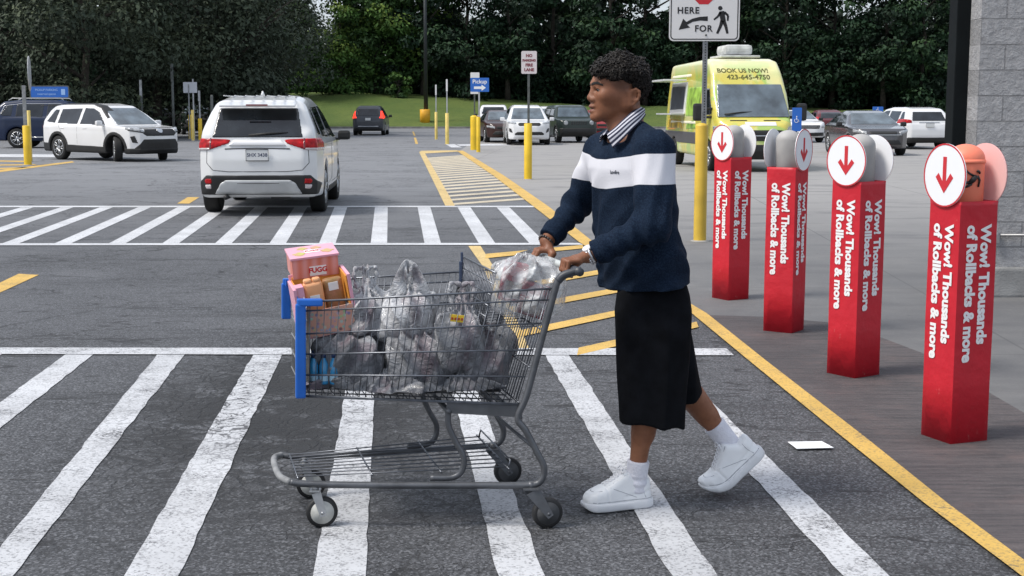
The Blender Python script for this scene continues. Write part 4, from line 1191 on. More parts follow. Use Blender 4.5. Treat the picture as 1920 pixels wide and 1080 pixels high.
mb = MB(); mb.lathe([(.035, 0), (.02, .05), (.006, .08)], 8, c=(-1.55, 0, 1.675)); mb.build('antenna', P_PEARL, c.t, world=False)
mb = MB()
for k in range(7): mb.box((-1.5 + k * .0, -.45 + k * .15, 1.682), (1.5, .025, .014), bev=.006)
mb.build('roof_ribs', P_PEARL, c.t, world=False)
for sd in ('right', 'left'):
    c.seam([(-.36, 1.0), (-.36, .45), (-.9, .40)], sd); c.seam([(.92, 1.0), (.98, .5), (.9, .40), (-.36, .40)], sd)
mb = MB(); mb.box((-2.1, -.3, .30), (.2, .3, .14), bev=.03); mb.tube([(-2.35, .45, .27), (-1.9, .45, .27)], .035, 8); mb.box((-1.36, 0, .34), (.12, 1.3, .12)); mb.build('exhaust', RIMBACK, c.t, world=False)
c.part('filler_flap', [(-1.85, .86), (-1.65, .86), (-1.65, 1.0), (-1.85, 1.0)], 'side', P_PEARL, off=.006, side=-1)
c.part('sill_trim', [(-.9, .24), (.9, .24), (.9, .36), (-.9, .36)], 'side', CLAD, side=-1)

# --- white crossover turning in from the left
hd = math.radians(-37)
sp = scaled(SUV, .98, 1.0, .985, ax=(1.34, -1.34), r=.36)
c = Car('white_crossover', 'white crossover with black wheel arches turning in from the left', 'crossover', poser((116, 299), hd, (-1.34, -.8)), hd, sp, P_WHITE, .025, steer=-32)
c.windows(rear=False, sides=(-1,)); c.mirrors(.85, 1.09, P_WHITE)
for ax in sp['ax']:
    r = sp['r']; a = np.linspace(-.25, math.pi + .25, 18)
    c.part('wheel_arch_trim', [(ax + (r + .15) * math.cos(q), r + (r + .13) * math.sin(q)) for q in a] + [(ax + (r + .03) * math.cos(q), r + (r + .03) * math.sin(q)) for q in a[::-1]], 'side', CLAD, off=.014, side=-1, h=.02)
c.part('sill_trim', [(-1.0, .22), (1.0, .22), (.95, .42), (-.95, .46)], 'side', CLAD, off=.016, side=-1)
c.part('rear_bumper_trim', [(-2.4, .22), (-1.72, .22), (-1.76, .5), (-2.4, .52)], 'side', CLAD, off=.012, side=-1)
c.part('grille', [(-.58, .80), (-.50, .93), (.50, .93), (.58, .80), (.48, .73), (-.48, .73)], 'front', CLAD, off=.014)
c.part('grille_bar', [(-.6, .945), (.6, .945), (.6, .965), (-.6, .965)], 'front', CLAD, off=.012, h=.012)
c.part('badge', [(.1 * math.cos(q), .885 + .07 * math.sin(q)) for q in np.linspace(0, 6.28, 12, endpoint=False)], 'front', CHROME, off=.03, h=.015)
c.part('lower_grille', [(-.78, .36), (.78, .36), (.56, .645), (-.56, .645)], 'front', CLAD, off=.012)
c.part('skid_plate', [(-.9, .22), (.9, .22), (.9, .38), (-.9, .38)], 'front', CLAD, off=.02, xr=(1.7, 2.6))
c.mirror('headlight', [(.52, .82), (.86, .90), (.90, 1.0), (.56, .95)], 'front', HEADL, off=.012, h=.018, xr=(1.75, 2.6))
c.mirror('headlight_rim', [(.46, .785), (.86, .875), (.86, .905), (.5, .825)], 'front', CLAD, off=.014, h=.015, xr=(1.6, 2.6))
c.mirror('fog_slot', [(.70, .53), (.80, .55), (.84, .72), (.76, .74)], 'front', CLAD, off=.014, h=.018, xr=(1.6, 2.6))
c.part('tail_light', [(-2.4, .88), (-2.16, .93), (-2.14, 1.02), (-2.4, 1.04)], 'side', TAILD, off=.012, side=-1, h=.018)
c.seam([(.92, 1.02), (.95, .5)], 'right'); c.seam([(-.38, 1.02), (-.38, .48)], 'right'); c.seam([(-1.3, 1.02), (-1.1, .75), (-.95, .48)], 'right')
for x in (.0, -1.1): c.seam([(x - .09, .93), (x + .09, .935)], 'right', .014, P_WHITE, 'door_handle')
c.seam([(-1.95, 1.58), (-1.3, 1.64)], 'right', .012, CLAD, 'roof_rail')
c.part('roof_panel', [(-2.0, 1.60), (-1.2, 1.625), (.0, 1.62), (.42, 1.52), (.9, 1.22), (.95, 1.24), (.4, 1.6), (0, 1.68), (-1.9, 1.68)], 'side', CLAD, off=.01, side=-1)

# --- dark blue SUV behind it
hd = math.radians(2)
sp = scaled(SUV, 1.05, 1., 1.1, r=.38)
c = Car('dark_blue_suv', 'dark blue SUV parked side on at the left edge behind a yellow bollard', 'suv', poser((33, 278), hd, (-1.43, -.9)), hd, sp, P_BLUE, .035)
c.windows(front=False, rear=False, sides=(-1,)); c.part('tail_light', [(-2.55, .98), (-2.2, 1.0), (-2.25, 1.15), (-2.5, 1.16)], 'side', TAIL, off=.015, side=-1)
c.seam([(-2.1, 1.22), (-1.9, 1.62), (-1.2, 1.70), (.2, 1.69), (.6, 1.52), (1.0, 1.19)], 'right', .014, CHROME, 'window_trim'); c.seam([(-.9, .42), (.9, .42)], 'right', .025, CHROME, 'sill_trim')
mb = MB()
for sd in (-1, 1): mb.tube([(-1.8, sd * .55, 1.82), (-1.65, sd * .55, 1.9), (.2, sd * .55, 1.9), (.3, sd * .55, 1.82)], .02, 6)
mb.build('roof_rack', SILV, c.t, world=False)
c.seam([(-.4, 1.1), (-.4, .5)], 'right'); c.seam([(1.0, 1.1), (1.0, .5)], 'right')

def far_car(label, cat, name, pxy, deg, sp, paint, view, h=.045, off=None, **k):
    hd = math.radians(deg)
    c = Car(name, label, cat, poser(pxy, hd, off or (0, 0)), hd, sp, paint, h, rims=k.get('rims', True))
    c.windows(front=view == 'front', rear=view == 'rear', sides=(-1, 1))
    z1 = sp['zb']
    if view == 'front':
        lz = k.get('lz', .78) * sp['H'] / 1.68
        if not k.get('noface'):
            c.mirror('headlight', [(c.w * .55, lz - .05), (c.w * .93, lz + .02), (c.w * .93, lz + .12), (c.w * .55, lz + .06)], 'front', HEADL, off=.014, h=.03, xr=(c.x1 - 1., c.x1 + .1))
            c.part('grille', [(-.42, lz - .06), (.42, lz - .06), (.45, lz + .06), (-.45, lz + .06)], 'front', CLAD, off=.014, h=.03)
            c.part('lower_grille', [(-.62, .36), (.62, .36), (.5, .52), (-.5, .52)], 'front', CLAD, off=.014, h=.03)
    else:
        c.mirror('tail_light', k.get('tl', [(c.w * .62, .9), (c.w * .95, .9), (c.w * .95, 1.1), (c.w * .7, 1.08)]), 'rear', k.get('tm', TAIL), off=.016, h=.03, xr=(c.x0 - .1, c.x0 + 1.))
        c.part('bumper_trim', [(-c.w * .9, .24), (c.w * .9, .24), (c.w * .85, .46), (-c.w * .85, .46)], 'rear', CLAD, off=.012, h=.035)
        c.plate(c.x0 - .005, k.get('pz', .85), None, 'rear')
    c.mirrors(.8 * c.x1 / 2.36, z1 + .08, k.get('mm', CLAD))
    return c
# ahead in the lane
s_ = scaled(SUV, .98, 1., 1.0)
c = far_car('dark grey SUV driving away up the lane with lit brake lights, grass behind', 'suv', 'dark_grey_suv', (693, 253.5), 91, s_, P_GREY, 'rear', .035, (-1.33, 0), tl=[(.62, .98), (.90, .94), (.92, 1.12), (.78, 1.38), (.70, 1.40), (.70, 1.12)], pz=.92, tm=LIT)
c.part('chrome_strip', [(-.6, .50), (.6, .50), (.6, .54), (-.6, .54)], 'rear', CHROME, off=.02, h=.03)
# centre group
c = far_car('white pickup truck seen from behind, left of the white crossover with a black grille', 'pickup truck', 'white_pickup', (925, 254), 90, scaled(TRUCK, 1, .97, .97), P_WHITE, 'rear', .05, (-1.6, 0), tl=[(.82, .75), (.97, .75), (.97, 1.1), (.82, 1.1)], pz=.66)
c = far_car('dark brown sedan squeezed between the white pickup and the white crossover', 'sedan', 'brown_sedan', (945, 267), -83, SEDAN, P_BROWN, 'front', .05, (1.4, 0))
c = far_car('white crossover facing the camera with two black grilles behind a yellow bollard', 'crossover', 'parked_crossover', (990, 271.5), -87, scaled(SUV, 1, 1.0, .99), P_WHITE, 'front', .03, (1.36, 0), noface=1, mm=P_WHITE)
c.t.name = 'parked_crossover'
c.part('grille', [(-.44, .80), (.44, .80), (.48, .88), (.42, .93), (-.42, .93), (-.48, .88)], 'front', CLAD, off=.014, h=.025); c.part('lower_grille', [(-.60, .42), (.60, .42), (.62, .48), (.5, .56), (-.5, .56), (-.62, .48)], 'front', CLAD, off=.014, h=.025)
c.mirror('headlight', [(.52, .86), (.86, .9), (.88, .98), (.56, .96)], 'front', HEADL, off=.014, h=.025, xr=(1.75, 2.6)); c.mirror('fog_slot', [(.68, .5), (.82, .56), (.84, .72), (.74, .68)], 'front', CLAD, off=.016, h=.025, xr=(1.75, 2.6))
c = far_car('white car mostly hidden between the parked crossover and the boxy dark green SUV', 'car', 'white_car', (1034, 256), -88, scaled(SUV, 1, 1, .98), P_WHITE, 'front', .05, (1.36, 0))
c = far_car('boxy dark green SUV with round headlights and slotted grille facing the camera', 'suv', 'green_suv', (1078, 267.5), -80, JEEP, P_GREEN, 'front', .03, (1.28, 0), noface=1)
for k in range(7): c.part('grille_slot', [(-.345 + k * .105, .80), (-.28 + k * .105, .80), (-.28 + k * .105, .97), (-.345 + k * .105, .97)], 'front', CLAD, off=.014, h=.02)
c.mirror('headlight', [(.58 + .1 * math.cos(q), .885 + .1 * math.sin(q)) for q in np.linspace(0, 6.28, 14, endpoint=False)], 'front', HEADL, off=.02, h=.02, xr=(1.5, 2.3)); c.part('bumper_trim', [(-.82, .3), (.82, .3), (.84, .66), (-.84, .66)], 'front', CLAD, off=.016, h=.03)
c = far_car('red car just visible behind the chin of the man', 'car', 'red_car', (1130, 258), -85, SEDAN, P_RED, 'front', .05, (1.4, 0))
# right group
c = far_car('white car with wide chrome grille to the right of the yellow van', 'car', 'white_sedan', (1503, 267), -84, scaled(SEDAN, 1, 1.03, 1.03), P_WHITE, 'front', .045, (1.4, 0), noface=1)
c.t.name = 'white_sedan'
c.part('grille', [(-.5, .62), (.5, .62), (.55, .78), (-.55, .78)], 'front', CLAD, off=.014, h=.025); c.part('grille_bar', [(-.5, .685), (.5, .685), (.5, .715), (-.5, .715)], 'front', CHROME, off=.022, h=.02); c.part('bumper_trim', [(-.8, .3), (.8, .3), (.78, .46), (-.78, .46)], 'front', CLAD, off=.014, h=.03)
c.mirror('headlight', [(.6, .64), (.86, .66), (.86, .78), (.6, .76)], 'front', HEADL, off=.014, h=.025, xr=(1.75, 2.6))
c = far_car('maroon car behind the gap between the white sedan and the black sedan', 'car', 'maroon_car', (1556, 258), 88, scaled(SEDAN, 1, 1, 1), P_MAROON, 'rear', .05, (-1.38, 0))
c = far_car('black sedan with bright windshield reflections parked at an angle behind the red posts', 'sedan', 'black_sedan', (1686, 291), -90, scaled(SEDAN, 1.02, 1.03, 1.0), P_BLACK, 'front', .03, (1.45, .78), lz=.86)
c.part('chrome_strip', [(-.6, .66), (.6, .66), (.6, .685), (-.6, .685)], 'front', CHROME, off=.022, h=.018)
c = far_car('white minivan seen from behind next to the black pillar', 'minivan', 'white_minivan', (1722, 279), 95, scaled(SUV, 1.05, 1.03, .93), P_WHITE, 'rear', .03, (-1.43, 0), tl=[(.66, .98), (.93, .95), (.93, 1.1), (.84, 1.13), (.66, 1.09)], pz=.9, mm=P_WHITE)
c.part('garnish', [(-.42, .98), (.42, .98), (.38, 1.02), (-.38, 1.02)], 'rear', CHROME, off=.02, h=.02)
# left background
c = far_car('maroon SUV roof showing behind the dark blue SUV under the blue board', 'suv', 'maroon_suv', (128, 262), 5, scaled(SUV, 1, 1, 1.02), P_MAROON, 'front', .06, (0, -.9))
c = far_car('black SUV with a red tail light parked under the trees behind the turning crossover', 'suv', 'black_suv', (262, 252), 70, scaled(SUV, 1, 1, 1.02), P_DARK, 'rear', .05, (-1.36, 0), tm=LIT)
c = far_car('dark pickup truck facing the camera behind the yellow bollard group', 'pickup truck', 'dark_pickup', (372, 252), -70, scaled(TRUCK, 1, 1, 1), P_DARK, 'front', .05, (1.7, 0))

# --- food truck
VAN = dict(side=[(-3, .45), (-3.02, 2.55), (-2.9, 2.69), (1.2, 2.73), (1.62, 2.66), (1.9, 2.4), (2.12, 2.08), (2.62, 1.32), (2.93, 1.12), (3.06, .95), (3.1, .5), (2.95, .3), (-2.8, .35)], cabin=None,
           plan=[(-3.04, .6), (-3.0, .97), (0, 1.01), (2.2, 1.0), (2.75, .9), (3.0, .7), (3.12, .3)], wb=.98, zb=1.2, wr=.86, zr=2.7, ax=(2.1, -1.75), r=.36, H=2.75, sw=[], fw=[(-.88, 1.30), (.88, 1.30), (.79, 2.09), (-.79, 2.09)], rw=[])
class Van(Car):
    def field(s, x, y, z):
        sp = s.sp; ay = np.abs(y)
        d = smax(poly2(sp['side'], x, z), poly2(s.pl, x, ay) + .075 * np.maximum(z - .9, 0) ** 1.3, .12)
        for ax in sp['ax']:
            d = smax(d, -np.maximum(np.sqrt((x - ax) ** 2 + (z - .35) ** 2) - .43, .66 - ay), .015)
        return d
t = NT('yellow_wrap')
n1, n2, n3 = t.noise(1.1, 5, .6, dist=1.2), t.noise(.8, 4, .6, vec=t.map(loc=(4, 2, 7))), t.noise(3, 6, .7)
cc = t.mix(t.ramp(n1, .44, .58), (.60, .52, .09), (.36, .50, .11))
cc = t.mix(t.ramp(n2, .52, .6, 0, .75), cc, (.70, .66, .32)); cc = t.mix(t.ramp(n3, .62, .68, 0, .6), cc, (.62, .42, .03))
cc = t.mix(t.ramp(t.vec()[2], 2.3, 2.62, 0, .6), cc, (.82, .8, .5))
t.col(cc); t.rough(.32); t.b.inputs['Coat Weight'].default_value = .6
hd = math.radians(-84.5)
c = Van('food_truck', 'yellow and lime green food truck van with a roof unit, facing the camera', 'food truck', poser((1400, 320), hd, (2.1, 0)), hd, VAN, t.m, .035)
c.part('windshield', VAN['fw'], 'front', GLASS_B, xr=(1.5, 3.2), h=.016, off=.024)
c.part('grille', [(-.62, .74), (.62, .74), (.66, .98), (.6, 1.0), (-.6, 1.0), (-.66, .98)], 'front', CLAD, off=.012); c.part('grille_bar', [(-.6, .85), (.6, .85), (.6, .875), (-.6, .875)], 'front', CHROME, off=.022, h=.018)
c.part('bumper_trim', [(-.95, .3), (.95, .3), (.95, .66), (-.95, .66)], 'front', CLAD, off=.015, xr=(2.3, 3.2))
c.mirror('headlight', [(.70, .82), (.95, .9), (.95, 1.1), (.78, 1.08), (.70, .95)], 'front', HEADL, off=.014, xr=(2.3, 3.2)); 
for y0 in (-.62, .2): c.part('hood_vent', [(y0, 1.21), (y0 + .42, 1.21), (y0 + .42, 1.235), (y0, 1.235)], 'front', CLAD, off=.012, h=.015)
c.part('window', [(1.32, 1.35), (2.3, 1.35), (2.3, 1.5), (1.95, 2.0), (1.32, 2.0)], 'side', GLASS, side=-1)
c.part('window', [(1.32, 1.35), (2.3, 1.35), (2.3, 1.5), (1.95, 2.0), (1.32, 2.0)], 'side', GLASS, side=1)
fr = c.part('service_window', [(-2.45, 1.36), (-.5, 1.36), (-.5, 2.2), (-2.45, 2.2)], 'side', P_WHITE, off=.03, side=-1)
c.part('opening', [(-2.33, 1.47), (-.62, 1.47), (-.62, 2.1), (-2.33, 2.1)], 'side', mat('dark_interior', (.03, .035, .045), .5, var=.6, scale=3), off=.036, side=-1, parent=fr)
c.part('skirt_band', [(-2.95, .62), (1.6, .62), (1.6, .92), (-2.95, .92)], 'side', mat('grey_band', (.07, .07, .075), .5), off=.012, side=-1)
for z0, z1, x0_, x1_ in ((2.32, 2.4, -2.6, -.2), (1.12, 1.2, -2.2, .8)): c.part('stripe', [(x0_, z0), (x1_, z0), (x1_, z1), (x0_, z1)], 'side', mat('cream_stripe', (.75, .72, .55), .4), off=.012, side=-1)
for poly_, cc_ in (([(-.35, 1.30), (1.15, 1.30), (1.15, 2.05), (-.35, 2.05)], (.26, .42, .06)), ([(-2.7, .98), (-.6, .98), (-.9, 1.22), (-2.6, 1.25)], (.50, .34, .03)), ([(-.2, .98), (.9, 1.0), (.6, 1.22), (-.1, 1.2)], (.20, .36, .05))):
    c.part('printed_panel', poly_, 'side', mat('van_print_%d' % int(cc_[0] * 100), cc_, .4, var=.6, scale=3.5), off=.010, side=-1)
mb = MB(); mb.box((-1.45, -1.25, 2.24), (1.95, .62, .045), bev=.01); mb.build('awning_flap', P_WHITE, c.t, world=False)
mb = MB(); mb.box((-1.45, -1.17, 1.36), (1.95, .36, .04), bev=.01); mb.build('counter', SILV, c.t, world=False)
for sd in (-1, 1):
    mb = MB(); mb.box((2.28, sd * 1.28, 1.42), (.16, .24, .42), bev=.06); mb.box((2.3, sd * 1.08, 1.3), (.08, .3, .06), bev=.02); mb.box((2.3, sd * 1.08, 1.5), (.08, .3, .06), bev=.02); mb.build('side_mirror', CLAD, c.t, world=False)
ac = MB(); ac.box((.35, .1, 2.80), (1.2, 1.0, .06), bev=.02); ac.box((.3, .1, 2.97), (.95, .72, .26), bev=.1); ac.build('roof_unit', mat('weathered_white', (.5, .51, .5), .6, var=.2, scale=5), c.t, world=False)
for wd, z, sz in (('BOOK US NOW!', 2.42, .17), ('423-645-4750', 2.26, .19)):
    v, f = text_mesh(wd, sz, bold=.004, depth=.004); v = v + (-.1 if z > 2.3 else .02, 0, 0)
    nrm = np.array([.83, 0, .56]); up = np.array([-.56, 0, .83])
    # sit each letter on the sloping brow
    base = np.array([np.interp(z, [2.08, 2.4, 2.66], [2.12, 1.9, 1.62]) + .03, 0, z])
    mb = MB(); pos = base + v[:, :1] * np.array([0, 1., 0]) + v[:, 1:2] * up
    xs_ = []
    for q in pos:
        k = np.arange(3.1, 1.0, -.006); fv = c.field(k, np.full_like(k, q[1]), np.full_like(k, q[2])); xs_.append(k[np.argmax(fv < 0)] + .008)
    pos[:, 0] = np.array(xs_); pos += v[:, 2:] * nrm
    mb.add(pos, f); mb.build('lettering', mat('olive_ink', (.10, .10, .02), .5), c.t, world=False)
mb = MB(); mb.box((2.9, .1, 1.14), (.02, .75, .13), M=Matrix.Rotation(math.radians(-48), 3, 'Y')); pn = mb.build('name_panel', P_WHITE, c.t, world=False)
mb = MB(); mb.tube([(2.66, -.72, 1.37), (2.6, -.3, 1.42), (2.55, .1, 1.43)], [.02, .015, .01], 6); mb.build('wiper', CLAD, c.t, world=False)

# ================================================================== SHOPPING TROLLEY
YN = float(G(815, 989)[1])                       # its near side stands in this plane
LAT = G(950, 906) - G(1025, 988); LAT = LAT / np.linalg.norm(LAT)
def N(px, py, w=0.): return P(px, py, YN) + LAT * w
SX0, SX1 = P(572, 600, YN)[0], P(1010, 600, YN)[0]
def wid(p): return float(np.interp(p[0], [SX0, SX1], [.57, .62]))
def widf(p): return float(np.interp(p[0], [SX0, SX1], [.40, .61]))     # the frame narrows to the front
def far(p, k=1.): return p + LAT * widf(p) * k
CART_O = (N(815, 989) + LAT * .25) * (1, 1, 0)
cart = thing('shopping_trolley', 'grey wire shopping trolley with blue front corners loaded with plastic bags', 'shopping trolley', CART_O)
WIRE = mat('zinc_wire', (.15, .16, .18), .35, metal=.75, var=.25, scale=30)
TUBE = mat('grey_tube', (.105, .11, .12), .42, metal=.45, var=.2, scale=14, bump=.1, bscale=60)
BLUEP = mat('blue_plastic', (.01, .12, .50), .4, var=.12, scale=8)
GRIP = mat('dark_grip', (.035, .04, .05), .45, var=.2, scale=20)
def lerp(a, b, t): return a + (b - a) * t
def smooth_path(pts, n=6):
    pts = [np.asarray(p, float) for p in pts]; out = []
    q = [2 * pts[0] - pts[1]] + pts + [2 * pts[-1] - pts[-2]]
    for i in range(1, len(q) - 2):
        for k in range(n):
            t = k / n; a, b, c, d = q[i - 1], q[i], q[i + 1], q[i + 2]
            out.append(.5 * (2 * b + (c - a) * t + (2 * a - 5 * b + 4 * c - d) * t * t + (3 * b - a - 3 * c + d) * t ** 3))
    return out + [pts[-1]]
TOPL, TOPR, BOTL, BOTR = N(575, 566), N(1038, 541), N(574, 742), N(972, 757)
rows = [(566, 541), (583, 562), (626, 606), (664, 656), (703, 706), (742, 757)]
rights = [1038, 1031, 1015, 999, 984, 971]
def side_pt(s, k, f=0.):
    "s 0..1 front to rear, k 0..1 top to bottom"
    p = lerp(lerp(TOPL, BOTL, k), lerp(TOPR, BOTR, k), s)
    return p + LAT * wid(p) * f
for f, nm in ((0., 'near'), (1., 'far')):
    mb = MB()
    for (a, b), r_ in zip(rows, rights):
        p, q = N(572, a), N(r_, b); p, q = p + LAT * wid(p) * f, q + LAT * wid(q) * f
        mb.tube([p, q], .0034 if a != 566 else .0042, 6)
    for k in range(34):
        s = (k + .5) / 34; o_ = LAT * (.004 if f == 0 else -.004)
        mb.tube([side_pt(s, 0, f) + o_, side_pt(s, 1, f) + o_], .0017, 5)
    mb.build('wire_side', WIRE, cart)
mb = MB()
for k in range(26):
    s = (k + .5) / 26; mb.tube([side_pt(s, 1, 0), side_pt(s, 1, 1)], .0019, 5)
for f in np.linspace(0, 1, 8): mb.tube([side_pt(0, 1, f) - (0, 0, .004), side_pt(1, 1, f) - (0, 0, .004)], .0028, 5)
mb.build('wire_floor', WIRE, cart)
mb = MB()
for k in np.linspace(0, 1, 6): mb.tube([side_pt(0, k, 0), side_pt(0, k, 1)], .0032, 6)
for f in np.linspace(.03, .97, 14): mb.tube([side_pt(0, 0, f), side_pt(0, 1, f)], .0017, 5)
mb.build('wire_front', mat('bright_wire', (.42, .43, .44), .35, metal=.6), cart)
mb = MB()
for k in (0.02, .35, .68, .99): mb.tube([side_pt(1, k, 0), side_pt(1, k, 1)], .0032, 6)
for f in np.linspace(.03, .97, 20): mb.tube([side_pt(1, 0.02, f), side_pt(1, 1, f)], .0019, 5)
mb.build('rear_gate', WIRE, cart)
# dark advert board behind the front wires
mb = MB(); e = np.array([.012, 0.002, 0])
q = [side_pt(0, .1, .05) + e, side_pt(0, .1, .95) + e, side_pt(0, .98, .95) + e, side_pt(0, .98, .05) + e]
mb.add(q + [p + np.array([.004, 0, 0]) for p in q], [(0, 1, 2, 3), (7, 6, 5, 4), (0, 1, 5, 4), (1, 2, 6, 5), (2, 3, 7, 6), (3, 0, 4, 7)]); mb.build('front_board', mat('dark_board', (.035, .033, .03), .5, var=.4, scale=9), cart)
# blue corner guards
def guard(f):
    mb = MB(); o_ = LAT * (-.012 if f == 0 else .012)
    def bar(a, b, t_, w_):
        a, b = np.asarray(a), np.asarray(b); d = b - a; L = np.linalg.norm(d); d = d / L
        x_ = LAT; y_ = np.cross(d, x_); y_ /= np.linalg.norm(y_)
        M = np.stack([x_, y_, d], 1); mb.box((a + b) / 2, (t_, w_, L), bev=.006, M=M)
    p0, p1 = N(563, 569), N(563, 745)
    fo = LAT * wid(p0) * f + o_
    bar(p0 + fo, (p1 if f == 0 else lerp(p0, p1, .42)) + fo, .028, .036)
    bar(N(556, 566) + fo, (N(604, 566) if f == 0 else N(580, 566)) + fo, .03, .026)
    a = N(560, 566) + fo; bar(a, a + LAT * (.07 if f == 0 else -.07), .03, .026)
    mb.build('corner_guard', BLUEP, cart)
guard(0.); guard(1.)
# frame tubes
near_run = [N(1056, 515), N(1046, 527), N(1037, 557), N(1012, 650), N(988, 740), N(971, 783), N(985, 806), N(1006, 846), N(1020, 876), N(1015, 900), N(992, 909.5), N(900, 910), N(760, 910), N(640, 909), N(572, 907), N(545, 904)]
MB().tube(smooth_path(near_run), .0125, 10).build('frame_tube', TUBE, cart)
MB().tube(smooth_path([far(p) for p in near_run]), .0125, 10).build('frame_tube', TUBE, cart)
nf, ff = N(545, 904), far(N(545, 904))
m1, m2 = lerp(nf, ff, .2) + (-.035, 0, .004), lerp(nf, ff, .8) + (-.035, 0, .004)
MB().tube(smooth_path([nf, m1, m2, ff]), .0125, 10).build('front_bumper', mat('worn_bumper', (.22, .225, .23), .6, var=.3, scale=20), cart)
leg = [N(842, 772), N(843, 800), N(856, 830), N(871, 858), N(868, 884), N(850, 897), N(808, 898)]
for f in (0.03, .97):
    MB().tube(smooth_path([p + LAT * widf(p) * f for p in leg]), .0115, 10).build('support_leg', TUBE, cart)
for f in (0, 1):
    q = [N(838, 751), N(985, 757), N(978, 783), N(838, 775)]
    q = [p + LAT * (wid(p) * f + (.003 if f == 0 else -.003)) for p in q]; k = LAT * (.004 if f == 0 else -.004)
    mb = MB(); mb.add(q + [p + k for p in q], [(0, 1, 2, 3), (7, 6, 5, 4), (0, 1, 5, 4), (1, 2, 6, 5), (2, 3, 7, 6), (3, 0, 4, 7)]); mb.build('side_plate', TUBE, cart)
mb = MB()
a, b = N(842, 772), N(975, 783)
mb.tube([a, far(a)], .010, 8); mb.tube([b, far(b)], .010, 8); mb.build('cross_tube', TUBE, cart)
mb = MB(); a, b = N(1000, 838), N(950, 800, .1); mb.tube([N(1004, 842, .02), N(965, 812, .30)], .007, 8); mb.build('brace', TUBE, cart)
# bottom tray
mb = MB()
for f in np.linspace(.10, .90, 9):
    a, b = N(556, 899), N(962, 882); mb.tube([a + LAT * widf(a) * f, b + LAT * widf(b) * f], .0026, 5)
for x_ in (560, 700, 830, 958):
    a = N(x_, 900 - (x_ - 556) * .042); mb.tube([a + LAT * widf(a) * .05, a + LAT * widf(a) * .95], .0034, 6)
a, b = N(920, 872), N(975, 869); 
mb.tube([N(958, 883) + LAT * .04, N(962, 868) + LAT * .04, N(962, 868) + LAT * .52, N(958, 883) + LAT * .52], .0034, 6)
mb.build('bottom_tray', WIRE, cart)
# handle
hb = N(1084, 509)
HB0, HB1 = hb - LAT * .01, hb + LAT * .64
MB().tube([HB0 + LAT * .10, HB1 - LAT * .10], .0135, 12).build('handle_bar', mat('pale_handle', (.50, .53, .52), .35, var=.1, scale=10), cart)
for a, b, arm in ((HB0 + LAT * .12, HB0 - LAT * .012, [N(1046, 527), N(1056, 517), N(1072, 511), N(1090, 507)]), (HB1 - LAT * .12, HB1 + LAT * .012, [far(p, 1.03) for p in (N(1046, 527), N(1056, 517), N(1072, 511), N(1090, 507))])):
    mb = MB(); mb.tube([a, b], [.0145, .0155], 12); mb.tube(smooth_path(arm), [.0135] * 13 + [.0135, .0145, .0155, .016, .0155, .013][-6:] if False else .0145, 12); mb.build('handle_grip', GRIP, cart)
# casters
TY2 = mat('caster_tyre', (.013, .013, .014), .6); RM2 = mat('caster_rim', (.5, .5, .47), .5, var=.15, scale=30); RM3 = mat('caster_rim_dark', (.06, .062, .066), .5, var=.2, scale=20)
def caster(cpt, r, rim, top, fm, wide):
    ang = math.atan2(LAT[1], LAT[0])
    R = Matrix.Rotation(ang - math.pi / 2, 3, 'Z') @ Matrix.Rotation(-math.pi / 2, 3, 'X')
    mb = MB(); mb.lathe([(r * .7, -.015), (r * .93, -.016), (r, -.008), (r, .008), (r * .93, .016), (r * .7, .015)], 28, M=R, c=cpt); w = mb.build('wheel', TY2, cart)
    mb = MB(); mb.lathe([(r * .74, -.0155), (r * .76, 0), (r * .74, .0155), (r * .3, .0125), (r * .28, .018), (.004, .019)], 28, M=R, c=cpt)
    mb.lathe([(r * .74, .0155), (r * .3, -.0125), (r * .28, -.018), (.004, -.019)], 28, M=R, c=cpt); mb.build('rim', rim, w)
    mb = MB()
    for sd in (-1, 1):
        o_ = LAT * .0215 * sd; d = top - cpt; d = d / np.linalg.norm(d); n_ = np.cross(d, LAT); n_ /= np.linalg.norm(n_)
        q = [cpt + n_ * .012 - d * .012, cpt - n_ * .012 - d * .012, top - n_ * wide, top + n_ * wide]
        mb.add([p + o_ for p in q] + [p + o_ * 1.2 for p in q], [(0, 1, 2, 3), (7, 6, 5, 4), (0, 1, 5, 4), (1, 2, 6, 5), (2, 3, 7, 6), (3, 0, 4, 7)])
    mb.box(top + (0, 0, .004), (2.2 * wide, .056, .008), bev=.002); mb.tube([top, top + (0, 0, .026)], .013, 10)
    bl = MB(); mb.tube([cpt - LAT * .027, cpt + LAT * .027], .006, 8); mb.build('fork', fm, cart)
FRK = mat('zinc_fork', (.4, .41, .42), .35, metal=.8, var=.15, scale=20)
rr = float(P(604, 960, YN)[2])
for f in (0.02, .93):
    p = P(604, 960, YN); p = p + LAT * (.42 * f)
    p[2] = .0573; t_ = N(592, 922) + LAT * (.42 * f); caster(p, .0573, RM2, np.array([t_[0], t_[1], t_[2]]), FRK, .017)
for f in (0.0, .98):
    p = P(1026, 959, YN) + LAT * (.60 * f); p[2] = .0565
    t_ = N(996, 917) + LAT * (.60 * f); caster(p, .0565, RM3, t_, TUBE, .026)
